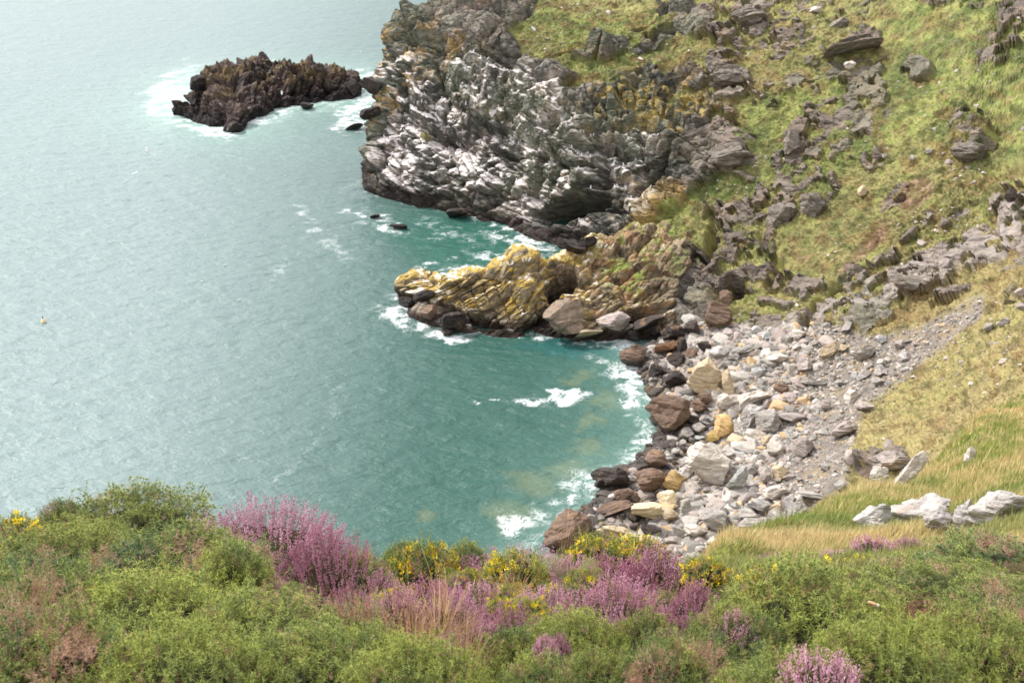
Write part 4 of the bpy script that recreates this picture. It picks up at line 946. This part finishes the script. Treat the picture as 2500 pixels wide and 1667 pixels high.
def gorse(seed, R, hz, n, young, dead=.12, flowers=0, low=False):
    r = np.random.default_rng(seed); d, l = lumpdir(n, seed, r); n = len(d)
    depth = r.uniform(.72, 1.0, n) ** .8
    S = np.array([R, R, hz]); pt = d * (l * depth)[:, None] * S
    ax = unit(d + np.array([0, 0, .3]) + r.normal(size=(n, 3)) * .4)
    dn = fbm(d * 3.1 + seed, 3, seed + 50); isd = (dn > np.quantile(dn, 1 - dead)) | (r.random(n) < .05)
    hue = np.clip(fbm(d * 2.2 + 9 * seed, 2, seed + 7) * 1.6 - .3 + (r.random(n) - .5) * .5 + young, 0, 1)
    ca = mixc(rgb(48, 72, 42), rgb(94, 114, 50), hue); cb = mixc(rgb(138, 166, 118), rgb(224, 226, 124), hue)
    fs = .75 if low else 1
    ln = r.uniform(.025, .055, n) * fs; sl = r.uniform(.015, .023, n) * fs
    g = ~isd; parts = {}
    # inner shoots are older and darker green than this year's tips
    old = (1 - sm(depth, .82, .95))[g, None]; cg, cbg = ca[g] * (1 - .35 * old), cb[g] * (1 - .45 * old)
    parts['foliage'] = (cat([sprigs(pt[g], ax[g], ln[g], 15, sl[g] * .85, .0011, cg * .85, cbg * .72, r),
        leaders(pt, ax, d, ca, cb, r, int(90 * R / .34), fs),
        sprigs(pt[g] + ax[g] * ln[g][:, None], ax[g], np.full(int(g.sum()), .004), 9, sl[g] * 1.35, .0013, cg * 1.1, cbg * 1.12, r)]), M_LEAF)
    if isd.sum() > 3:
        k = int(isd.sum()); a_ = np.tile(rgb(158, 122, 96), (k, 1)); b_ = mixc(np.tile(rgb(226, 200, 180), (k, 1)), rgb(190, 148, 118), r.random(k))
        parts['dead_shoots'] = (sprigs(pt[isd] * 1.01, unit(ax[isd] + r.normal(size=(k, 3)) * .4), ln[isd] * 1.1, 20, sl[isd], .0011, a_, b_, r), M_DRY)
    # woody inside: a tangle of twigs round a dense heart
    v, f = ICO[4]; vv = v[:, :] * (.48 + .40 * fbm(v * 1.9 + seed * 5, 3, seed) + .30 * fbm(v * 6.5 + seed, 2, seed + 3))[:, None] * S * (.9 + .25 * (fbm(v * 9, 2, seed) - .5))[:, None]
    cc = mixc(rgb(52, 46, 28), rgb(40, 54, 24), fbm(v * 6, 2, 4))
    m_ = 160; j = r.integers(0, n, m_); B = pt[j] * .2; T = pt[j] * 1.0; W = perp(unit(T - B), r) * .003
    tw = blades(B, T, W, np.tile(rgb(84, 62, 44), (m_, 1)), np.tile(rgb(110, 84, 58), (m_, 1)))
    parts['branches'] = (cat([(vv, f, cc), tw]), M_DRY)
    if flowers:
        top = np.nonzero(d[:, 2] > .15)[0]; ctr = pt[r.choice(top, flowers)] ; B = []; T = []; W = []; C = []
        for c_ in ctr:
            for q in range(r.integers(3, 8)):
                o = c_ * 1.03 + r.normal(size=3) * .014; a = r.normal(size=3) + np.array([0, -.5, .8]); a /= np.linalg.norm(a)
                for z in range(4):
                    s_ = np.cross(a, r.normal(size=3)); s_ /= np.linalg.norm(s_); B.append(o); T.append(o + a * .014 + s_ * .012); W.append(np.cross(a, s_) * .0065); C.append(mixc(rgb(255, 236, 60), rgb(248, 204, 36), r.random() ** 2))
        C = np.array(C).reshape(-1, 3); V1, F1, C1 = blades(np.array(B), np.array(T), np.array(W), C * .9, C)
        # rounded tip: second triangle facing back
        B2 = np.array(T); V2, F2, C2 = blades(B2, np.array(B) + (np.array(T) - np.array(B)) * 1.45, np.array(W) * 1.3, C, C)
        parts['flowers'] = (cat([(V1, F1, C1), (V2, F2, C2)]), M_PETAL)
    return {k: mesh(k, p[0], p[1], m_, p[2]) for k, (p, m_) in parts.items()}, R, hz
def heather(seed, R, hz, n, deep=0.):
    r = np.random.default_rng(seed); a = r.uniform(0, 6.28, n); rad = np.sqrt(r.random(n)); 
    base = np.stack([np.cos(a) * rad * R * .35, np.sin(a) * rad * R * .35, r.uniform(0, .25, n) * hz], 1)
    dome = np.sqrt(np.clip(1.06 - rad ** 2, 0, 1)); lum = .78 + .4 * fbm(np.stack([np.cos(a) * rad * 2, np.sin(a) * rad * 2, rad * 0 + seed], 1), 2, seed)
    tip = np.stack([np.cos(a) * rad * R, np.sin(a) * rad * R, hz * (dome * lum) * r.uniform(.72, 1.12, n)], 1)
    ax = unit(tip - base + np.array([0, 0, .12])); ln = np.linalg.norm(tip - base, axis=1)
    fl = np.clip(r.uniform(.07, .15, n), 0, ln * .8); nb_ = 34
    # flower bells
    t = r.random((n, nb_)) ** .85; off = perp(np.repeat(ax, nb_, 0), r) * (r.uniform(.002, .008, n * nb_) * (1.15 - t.ravel()))[:, None]
    c = np.repeat(tip, nb_, 0) - np.repeat(ax, nb_, 0) * (t.ravel() * np.repeat(fl, nb_))[:, None] + off
    s = r.uniform(.0016, .0030, n * nb_)
    dirs = np.array([[1, 0, 0], [-.5, .87, 0], [-.5, -.87, 0], [0, 0, 1.35], [0, 0, -1.2]])
    V = (c[:, None, :] + dirs[None] * s[:, None, None]).reshape(-1, 3); Fo = np.array([[0, 1, 3], [1, 2, 3], [2, 0, 3], [1, 0, 4], [2, 1, 4], [0, 2, 4]])
    Fc = (Fo[None] + (np.arange(n * nb_) * 5)[:, None, None]).reshape(-1, 3)
    hue = np.repeat(r.random(n) * .5, nb_) + r.random(n * nb_) * .5
    C = mixc(rgb(184, 122, 148), rgb(246, 214, 226), hue); C = mixc(C, rgb(158, 84, 112), (r.random(n * nb_) < .12 + deep * .35) * .8)
    parts = {'flower_spikes': ((V, Fc, np.repeat(C, 5, 0)), M_PETAL)}
    W = perp(ax, r) * .0011; st = blades(base, tip, W, np.tile(rgb(80, 62, 42), (n, 1)), np.tile(rgb(140, 84, 84), (n, 1)))
    m_ = n; lf = sprigs(base + ax * (ln * .25)[:, None], ax, ln * .55, 22, np.full(n, .008), .0007, np.tile(rgb(84, 96, 52), (n, 1)), np.tile(rgb(126, 132, 76), (n, 1)), r)
    parts['stems'] = (cat([st, lf]), M_LEAF)
    v, f = ICO[3]; vv = v * np.array([R * .75, R * .75, hz * .58]) * (.8 + .4 * fbm(v * 3 + seed, 2, 3))[:, None]
    parts['branches'] = ((vv, f, mixc(rgb(58, 48, 32), rgb(52, 58, 30), fbm(v * 6, 2, 4))), M_DRY)
    return {k: mesh(k, p[0], p[1], mm, p[2]) for k, (p, mm) in parts.items()}, R, hz
def ribbon(B, T, sag, w, ca, cb, seg=4):
    """curved stalks"""
    n = len(B); out = []; t0 = 0
    side = unit(np.cross(T - B, np.array([0, 1.0, .2]) + 0 * B)) * w; prev = B
    for k in range(seg):
        t = (k + 1) / seg; p = B + (T - B) * t + sag * (t * t - t)[..., None] if hasattr(t, 'shape') else B + (T - B) * t + sag * (t * t - t)
        f0 = 1 - .55 * (k / seg); f1 = 1 - .55 * ((k + 1) / seg)
        V = np.stack([prev - side * f0, prev + side * f0, p + side * f1, p - side * f1], 1).reshape(-1, 3)
        i = np.arange(n) * 4; Fc = np.concatenate([np.stack([i, i + 1, i + 2], 1), np.stack([i, i + 2, i + 3], 1)])
        C = np.repeat(mixc(ca, cb, t), 4, 0); out.append((V, Fc, C)); prev = p
    return out
def drygrass(seed, R, hz, n, heads=.5):
    r = np.random.default_rng(seed); a = r.uniform(0, 6.28, n); rad = np.sqrt(r.random(n)) * R * .4
    B = np.stack([np.cos(a) * rad, np.sin(a) * rad, 0 * a], 1); sp = r.uniform(.2, 1.0, n) * R
    hh_ = hz * r.uniform(.4, 1.0, n); T = np.stack([np.cos(a) * sp, np.sin(a) * sp, hh_], 1) + r.normal(size=(n, 3)) * .03
    sag = np.stack([np.cos(a), np.sin(a), -1.0 + 0 * a], 1) * (hh_ * .22)[:, None]
    ca = mixc(np.tile(rgb(176, 150, 100), (n, 1)), rgb(130, 130, 70), r.random(n) * .5); cb = mixc(np.tile(rgb(224, 196, 150), (n, 1)), rgb(196, 150, 110), r.random(n))
    parts = {'blades': (cat(ribbon(B, T, sag, .0019, ca, cb)), M_DRY)}
    k = max(3, int(n * heads)); T_ = T[:k]; A = unit(T_ - B[:k] + sag[:k]); lf = sprigs(T_ - A * .02, A, r.uniform(.03, .06, k), 16, np.full(k, .010), .0009, cb[:k] * .9, cb[:k] * 1.05, r)
    parts['seed_heads'] = (lf, M_DRY)
    return {q: mesh(q, p[0], p[1], mm, p[2]) for q, (p, mm) in parts.items()}, R, hz
def fern(seed, R, hz, nf=4):
    r = np.random.default_rng(seed); out = []; ra = []
    for f_ in range(nf):
        a = r.uniform(0, 6.28); L_ = R * r.uniform(.8, 1.2); pr_ = np.array([0, 0, 0.0])
        pts = [np.array([math.cos(a) * L_ * t, math.sin(a) * L_ * t, hz * (1.6 * t - .7 * t * t)]) for t in np.linspace(0, 1, 22)]
        for i in range(3, 21):
            ax = unit(pts[i + 1] - pts[i]); s0 = unit(np.cross(ax, [0, 0, 1.0])); pl = .30 * L_ * math.sin(math.pi * (1 - i / 22) ** .8) + .008
            for s in (-1, 1):
                d = unit(s0 * s + ax * .45); m_ = 9; tt = np.linspace(.1, .95, m_); Bp = pts[i] + d * (tt * pl)[:, None]
                for s2 in (-1, 1):
                    dd = unit(ax * s2 + d * .5); w_ = d * .0016; out.append(blades(Bp, Bp + dd * (.013 * (1.1 - tt))[:, None] * (L_ / .3), np.tile(w_, (m_, 1)), np.tile(rgb(88, 118, 42), (m_, 1)), np.tile(rgb(150, 166, 66), (m_, 1))))
        P_ = np.array(pts); ra.append(blades(P_[:-1], P_[1:], np.tile([.0015, .001, 0], (21, 1)), np.tile(rgb(120, 110, 60), (21, 1)), np.tile(rgb(120, 110, 60), (21, 1))))
    return {'frond': mesh('frond', *cat(out)[:2], M_LEAF, cat(out)[2]), 'stalk': mesh('stalk', *cat(ra)[:2], M_LEAF, cat(ra)[2])}, R, hz
LIB = {
 'gA': [gorse(1, .34, .34, 2700, .10, .10), gorse(2, .34, .30, 2700, -.1, .22), gorse(3, .36, .30, 2700, .6, .05)],
 'gB': [gorse(4, .20, .20, 1250, .3, .05), gorse(5, .22, .18, 1250, 0, .15), gorse(6, .22, .20, 1250, -.15, .3)],
 'gF': [gorse(7, .17, .10, 620, .4, .2, 24, True), gorse(8, .20, .10, 700, .3, .3, 32, True)],
 'gD': [gorse(9, .15, .14, 600, -.1, .92)],
 'hA': [heather(11, .32, .32, 620), heather(12, .26, .26, 460)],
 'hB': [heather(13, .14, .20, 200), heather(14, .17, .16, 230), heather(15, .15, .24, 220, 1.0)],
 'dg': [drygrass(21, .24, .30, 110), drygrass(22, .30, .24, 140), drygrass(23, .10, .42, 22, .9)],
 'fn': [fern(31, .22, .12, 5)]}
def plant(kind, var, px, pytop, wpx, Y, name, label, cat_, group=None, rot=None, hmin=.05):
    parts, R, hz = LIB[kind][var]
    g = gz_(px, Y); x = (px - 1250) / F * Y / (CP + (833.5 - min(pytop + 40, 1660)) / F * SP)
    d = math.sqrt(x * x + Y * Y + (H - g) ** 2); r_ = wpx * .5 * d / F
    h_ = max(P(px, pytop, Y)[2] - g, hmin)
    s = r_ / R; sz = np.clip(h_ / hz / 1.08, s * (.6 if px < 1760 else .42), s * 1.3)
    base = g if h_ / hz / 1.02 <= s * 1.3 else g + (h_ - sz * hz * 1.02)
    e = link(name, None, None, (x, Y, base - .01)); e.scale = (s, s, sz); e.rotation_euler.z = rng.uniform(0, 6.28) if rot is None else rot
    tag(e, label, cat_, group)
    for k, me in parts.items(): link(k, me, e)
    return e
GO_ = [('gA',0,300,1222,380,4.35,'big rounded gorse bush on the skyline of the slope at the left'),
 ('gB',2,150,1232,90,4.4,'small spiky gorse shoot standing up left of the big rounded bush'),
 ('gF',0,40,1272,110,4.2,'low gorse with yellow flowers at the far left edge'),
 ('gA',2,130,1330,330,3.7,'bright green gorse below the yellow flowers at the left edge'),
 ('gA',1,420,1345,380,3.4,'mid green gorse in front of the big heather at the left'),
 ('gB',0,560,1350,170,3.3,'small gorse tucked under the big heather clump'),
 ('gA',1,60,1400,320,2.9,'gorse full of brown dead twigs at the left edge'),
 ('gA',2,330,1450,360,2.8,'green gorse in the lower left with upright shoots'),
 ('gA',0,640,1470,330,2.7,'dense green gorse below the heather, left of the dry grass'),
 ('gA',1,120,1540,340,2.25,'dark gorse with brown patches in the bottom left corner'),
 ('gA',2,420,1570,350,2.2,'soft green gorse at the bottom left, second from the corner'),
 ('gA',0,720,1560,320,2.3,'soft green gorse at the bottom, left of the dry grass stalks'),
 ('gB',0,905,1560,200,2.4,'small yellow-green gorse under the dry stalks'),
 ('gA',2,1010,1600,280,2.1,'bright yellow-green gorse at the bottom left of centre'),
 ('gB',1,1330,1600,190,2.35,'bright gorse tips at the bottom centre'),
 ('gA',2,1400,1490,270,2.75,'fresh green gorse mound in the centre foreground'),
 ('gB',0,1580,1490,160,2.8,'small gorse shoulder right of the fresh green mound'),
 ('gA',0,1480,1570,260,2.25,'gorse at the bottom just right of centre'),
 ('gA',1,1680,1560,330,2.2,'blue-green gorse with rusty shoots at the bottom right of centre'),
 ('gB',0,1270,1530,190,2.7,'dark little gorse left of the fresh green mound'),
 ('gA',2,2010,1392,440,2.75,'large bright gorse bush with a scrap of orange paper-like litter on it'),
 ('gB',1,1800,1480,200,2.6,'gorse at the left foot of the large bright bush'),
 ('gA',2,2170,1520,360,2.1,'bright yellow-green gorse under the large bright bush'),
 ('gA',2,2400,1500,340,2.2,'yellow-green gorse filling the bottom right corner'),
 ('gA',0,1930,1600,320,1.95,'gorse at the bottom edge below the large bright bush'),
 ('gA',0,2360,1405,300,3.6,'olive gorse in the middle distance at the right'),
 ('gA',1,2490,1400,260,3.3,'brownish gorse at the right edge'),
 ('gB',1,2250,1390,200,4.4,'dark gorse behind the large bright bush, toward the right'),
 ('gB',2,2420,1350,220,5.6,'dark green patch of gorse on the near meadow edge'),
 ('gB',1,880,1395,180,3.9,'dark green gorse right of the big heather clump'),
 ('gB',0,1060,1470,160,3.4,'small gorse among pink heather left of centre'),
 ('gB',1,1180,1440,170,3.6,'dark green gorse in the middle of the heather'),
 ('gB',2,1390,1430,150,3.6,'bluish gorse between heather clumps at the centre'),
 ('gB',1,1620,1450,140,3.6,'dark gorse under the purple upright heather'),
 ('gB',0,1140,1338,110,4.6,'fresh green gorse on the skyline left of centre'),
 ('gB',0,985,1332,90,4.7,'pale green low gorse on the skyline beside the yellow flowers'),
 ('gF',1,1030,1345,150,4.4,'low gorse with bright yellow flowers on the skyline left of centre'),
 ('gF',1,1462,1335,170,4.7,'low gorse with many yellow flowers on the skyline in front of the tan boulders'),
 ('gF',0,1560,1328,130,4.8,'low yellow-flowered gorse just left of the dark upright heather'),
 ('gF',0,1260,1362,130,4.2,'yellow-tipped low gorse behind the pink heather at the centre'),
 ('gF',1,1722,1365,90,4.0,'yellow-flowered gorse right of the dark upright heather'),
 ('gF',0,1350,1440,90,3.6,'small yellow-flowered gorse in the centre of the heather'),
 ('gF',0,1430,1400,100,3.9,'yellow-flowered gorse just above the bluish gorse'),
 ('gF',0,860,1360,100,4.0,'orange and yellow low gorse right of the big heather'),
 ('gF',1,1880,1400,120,3.6,'low gorse with a bright yellow flower on the left of the large bright bush'),
 ('gF',1,2110,1376,130,7.0,'yellow-flowered low gorse behind the large bright bush'),
 ('gF',0,2200,1378,110,7.2,'yellow-flowered low gorse beside the purple heather at the right'),
 ('gF',0,2480,1378,90,6.0,'yellow-flowered low gorse at the right edge'),
 ('gD',0,85,1440,150,2.6,'pinkish brown dead gorse near the left edge'),
 
 ('gD',0,50,1520,170,2.3,'brown dead gorse low at the left edge'),
 ('gD',0,880,1500,120,2.8,'dead gorse mixed in the dry grass'),
 
 
 ('gD',0,2460,1480,120,2.7,'reddish dead gorse near the right edge'),
 ('gD',0,1600,1590,110,2.2,'rusty dead gorse at the bottom right of centre')]
GO = []
for g_ in GO_:
    k, v, x, y, w_, Y, lb = g_
    if k in ('gA', 'gB') and 860 < x < 1760 and 1410 < y < 1475 and Y > 3: y += 14; w_ *= .8
    if k in ('gA', 'gB') and 1180 < x < 1760 and y > 1475: y += 30
    if k == 'gF' : y += 8; w_ *= 1.15
    GO.append((k, v, x, y, w_, Y, lb))
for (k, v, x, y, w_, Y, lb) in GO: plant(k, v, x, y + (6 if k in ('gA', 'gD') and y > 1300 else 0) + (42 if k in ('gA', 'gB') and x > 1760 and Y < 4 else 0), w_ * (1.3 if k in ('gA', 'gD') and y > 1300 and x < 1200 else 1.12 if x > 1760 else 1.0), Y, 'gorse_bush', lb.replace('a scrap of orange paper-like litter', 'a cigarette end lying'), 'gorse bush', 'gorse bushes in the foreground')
HE = [('hA',0,635,1240,480,4.1,'largest pink heather clump, rising on the skyline left of centre'),
 ('hA',1,800,1298,290,3.9,'pink heather spilling from the right side of the largest clump'),
 ('hA',1,480,1312,200,3.9,'pink heather left of the largest clump'),
 ('hB',0,280,1345,110,3.6,'thin pale heather sprigs poking through the left gorse'),
 ('hB',0,330,1330,80,3.8,'slender heather spikes before the big rounded gorse'),
 ('hA',1,610,1400,250,3.3,'pink heather hanging below the largest clump'),
 ('hB',1,1030,1425,170,3.5,'upright pink heather left of centre above the dry grass'),
 ('hA',1,1270,1362,300,4.4,'wide pink heather in the centre near the skyline'),
 ('hB',1,1160,1375,150,4.4,'pink heather at the left end of the wide central clump'),
 ('hB',2,1605,1335,180,4.2,'dark upright heather with purple tips right of centre'),
 ('hB',2,1560,1370,120,4.0,'purple heather leaning left of the dark upright clump'),
 ('hA',1,1500,1424,260,3.2,'bright pink rounded heather above the fresh green gorse mound'),
 ('hB',1,1250,1495,190,3.0,'pink heather left of the fresh green gorse mound'),
 ('hB',0,1150,1510,140,2.9,'pale pink heather beside the dry grass'),
 ('hB',1,1640,1500,120,2.9,'small pink heather right of the rounded clump'),
 ('hB',1,1400,1375,150,4.4,'pink heather right end of the wide central clump'),
 ('hB',0,1700,1425,110,3.4,'pink heather under the yellow flowers right of centre'),
 ('hB',0,1800,1500,110,2.6,'faded heather at the left foot of the large bright gorse'),
 ('hB',1,2010,1595,170,1.95,'close pink heather at the bottom edge right of centre'),
 ('hB',1,1900,1372,150,9.0,'purple heather patch behind the large bright gorse, left one'),
 ('hB',1,2040,1366,120,9.5,'small purple heather patch behind the large bright gorse'),
 ('hB',2,2130,1362,150,10.0,'brown-purple heather patch at the meadow edge'),
 ('hB',2,2215,1352,110,10.5,'purple heather patch at the meadow edge, right one'),
 ('hB',2,2245,1390,90,5.0,'faded brown heather before the meadow'),
 ('hB',2,760,1420,120,3.4,'dark pink heather between the largest clump and the dry grass'),
 ('hB',0,940,1400,110,3.8,'pink heather between the dark gorse and the yellow flowers'),
 ('hB',0,1080,1580,110,2.3,'faint heather among dry stalks at the bottom'),
 ('hA',1,1340,1455,230,3.3,'pink heather in the centre just above the fresh green gorse mound'),
 ('hA',1,1170,1440,200,3.5,'pink heather between the two small yellow-flowered plants at the centre'),
 ('hB',1,1720,1500,150,3.0,'pink heather at the left of the large bright gorse'),
 ('hB',1,960,1450,150,3.1,'pink heather standing in the left part of the dry grass'),
 ('hB',0,860,1430,130,3.3,'loose pink heather under the orange and yellow gorse'),
 ('hB',1,1100,1460,150,3.1,'pink heather standing in the right part of the dry grass'),
 ('hB',1,1480,1372,150,4.3,'pink heather below the many-flowered yellow gorse')]
for (k, v, x, y, w_, Y, lb) in HE: plant(k, v, x, y - (10 if x > 850 and Y < 5 else 0), w_ * (1.25 if x > 850 and Y < 5 else 1), Y, 'heather', lb, 'heather', 'heather clumps in the foreground')
rs = np.random.default_rng(91)
for n_ in range(34):                                                   # small clumps woven through the mixed band
    x = rs.uniform(830, 1780); y = rs.uniform(1395, 1545); Y = float(np.interp(y, [1395, 1545], [4.2, 2.6]))
    plant('hB', int(rs.integers(0, 3)), x, y, rs.uniform(55, 110), Y, 'heather', 'small pink heather clump woven into the mixed heath below the skyline', 'heather', 'small heather clumps of the mixed heath')
for n_ in range(10):
    x = rs.uniform(860, 1760); y = rs.uniform(1385, 1480); Y = float(np.interp(y, [1385, 1480], [4.3, 3.2]))
    plant('gF', int(rs.integers(0, 2)), x, y, rs.uniform(60, 100), Y, 'gorse_bush', 'small low gorse with a few yellow flowers among the heather', 'gorse bush', 'small flowering gorse among the heather')
DG = [(0,960,1450,230,3.0,'tall dry grass in the foreground left of centre'), (1,1070,1480,240,2.9,'spreading dry grass right in the middle of the dry patch'), (0,1130,1540,200,2.5,'dry grass stalks at the bottom of the dry patch'), (1,860,1480,200,2.9,'dry grass at the left of the dry patch'),
 (1,1010,1540,220,2.5,'pale dry grass low in the dry patch'), (2,1080,1380,100,3.1,'single tall straw with a feathery head left of centre'), (2,1000,1440,120,2.9,'thin straws leaning over the dry patch'), (2,1380,1240,60,4.9,'thin brown straw rising in front of the peaked boulder'),
 (2,1930,1300,110,3.6,'long straw with a pale head crossing the near meadow'), (0,1660,1400,120,3.6,'arching pale grass over the dark upright heather'), (2,1450,1400,90,3.6,'straws above the bright pink rounded heather'), (0,2350,1360,160,6.5,'straw-coloured grass on the near meadow at the right'),
 (0,2470,1345,160,6.5,'straw-coloured grass at the right edge of the meadow'), (2,890,1330,70,4.2,'thin green stalk on the skyline right of the largest heather'), (1,1250,1420,150,3.7,'fine dry grass among the central heather'), (1,760,1470,160,3.0,'fine dry grass below the largest heather'),
 (2,1700,1350,80,4.5,'straws right of the dark upright heather'), (1,1560,1450,130,3.3,'dry stems under the rounded heather'), (0,2190,1385,100,6.0,'pale dead stalks behind the large bright gorse')]
for (v, x, y, w_, Y, lb) in DG: plant('dg', v, x, y - (22 if 850 < x < 1300 else 0), w_, Y, 'dry_grass', lb, 'dry grass', 'tufts of dry grass in the foreground')
for (x, y, w_, Y, lb) in [(1390,1378,150,4.1,'fern fronds among the central heather'), (715,1440,110,3.2,'yellow-green fern below the largest heather'), (1090,1400,90,4.0,'small fern beside the yellow flowers'), (2330,1340,100,6,'fern at the meadow edge on the right')]:
    plant('fn', 0, x, y, w_, Y, 'fern', lb, 'fern', 'ferns in the foreground')
# low heath that closes the ground between the bushes: past counting
n5 = 30000; r5 = np.random.default_rng(55); u1 = r5.uniform(-150, 2650, n5); u2 = np.exp(r5.uniform(math.log(1.5), math.log(7.5), n5))
p5 = np.stack([(u1 - 1250) * KX * u2, u2, [gz_(a, b) for a, b in zip(u1, u2)]], 1)
qa = fbm(p5 * 2.2, 3, 700); qb = fbm(p5 * 1.6, 3, 701); rest = np.clip(sm(qa, .48, .58) + (u1 > 850) * (u1 < 1300) * .3, 0, 1)
ca = mixc(rgb(56, 72, 38), rgb(96, 66, 46), rest); cb = mixc(mixc(rgb(110, 134, 70), rgb(164, 176, 92), qb), mixc(rgb(206, 164, 130), rgb(176, 104, 80), r5.random(n5)), rest)
ax5 = unit(r5.normal(size=(n5, 3)) * .5 + np.array([0, -.2, 1.0]))
V, Fc, C = sprigs(p5 - np.array([0, 0, .01]), ax5, r5.uniform(.04, .09, n5), 22, r5.uniform(.014, .022, n5), .0013, ca, cb, r5)
tag(link('low_heath', mesh('low_heath', V, Fc, M_LEAF, C)), 'low green and rusty heath between the bushes', None, kind='stuff')
# cigarette end lying on the gorse
def tube(r0, r1, z0, z1, n=20, dent=.0):
    V = []; 
    for i in range(5):
        t = i / 4; r = r0 + (r1 - r0) * t
        for j in range(n):
            a = 2 * math.pi * j / n; V.append((r * math.cos(a) * (1 + dent * math.sin(3 * t + 1)), r * math.sin(a) * (1 - dent), z0 + (z1 - z0) * t))
    V += [(0, 0, z0), (0, 0, z1)]; q = len(V)
    Fq = [(i * n + j, i * n + (j + 1) % n, (i + 1) * n + (j + 1) % n, (i + 1) * n + j) for i in range(4) for j in range(n)]
    Ft = [(q - 2, (j + 1) % n, j) for j in range(n)] + [(q - 1, 4 * n + j, 4 * n + (j + 1) % n) for j in range(n)]
    return np.array(V), [np.array(Fq), np.array(Ft)]
def solid(name, c, rough=.8):
    m, N, L, b = newmat(name); g = N.new('ShaderNodeNewGeometry'); n_ = noise(N, L, g.outputs['Position'], 300, 3); f = mr(N, L, n_.outputs['Fac'], .3, .7, .85, 1.1)
    cc = N.new('ShaderNodeCombineColor'); [L.new(f, cc.inputs[i]) for i in range(3)]
    L.new(mixn(N, L, 1.0, tuple(c), cc.outputs[0], 'MULTIPLY'), b.inputs['Base Color']); b.inputs['Roughness'].default_value = rough; return m
bpy.context.view_layer.update(); dg = bpy.context.evaluated_depsgraph_get()
dv = (Vector(P(2132, 1473, 2.0)) - Vector((0, 0, H))).normalized(); best = None
for ox, oy in ((0, 0), (.006, 0), (-.006, 0), (0, .005), (.003, -.004), (-.003, .003)):        # let it rest on the outermost shoots
    ok_, loc_, *_r = SC.ray_cast(dg, Vector((ox, 0, H + oy)), dv)
    if ok_ and (best is None or (loc_ - cam.location).length < best): best = (loc_ - cam.location).length
bp_ = cam.location + dv * ((best or 2.5) - .004); e = link('cigarette_end', None, None, bp_); tag(e, 'crushed cigarette end with an orange filter lying on the large bright gorse', 'cigarette end')
e.rotation_euler = (math.radians(20), math.radians(102), 0)
V, Fs = tube(.0040, .0043, -.013, .009, dent=.12); link('filter', mesh('filter', V, Fs, solid('tipping_paper', rgb(234, 182, 138)), smooth=True), e)
V, Fs = tube(.0044, .0040, .0085, .016, dent=.15); link('burnt_end', mesh('burnt_end', V, Fs, solid('cigarette_paper', rgb(232, 226, 220)), smooth=True), e)
V, Fs = tube(.0038, .0039, -.0145, -.0128, dent=.1); link('mouth_end', mesh('mouth_end', V, Fs, solid('filter_fibre', rgb(236, 222, 196)), smooth=True), e)
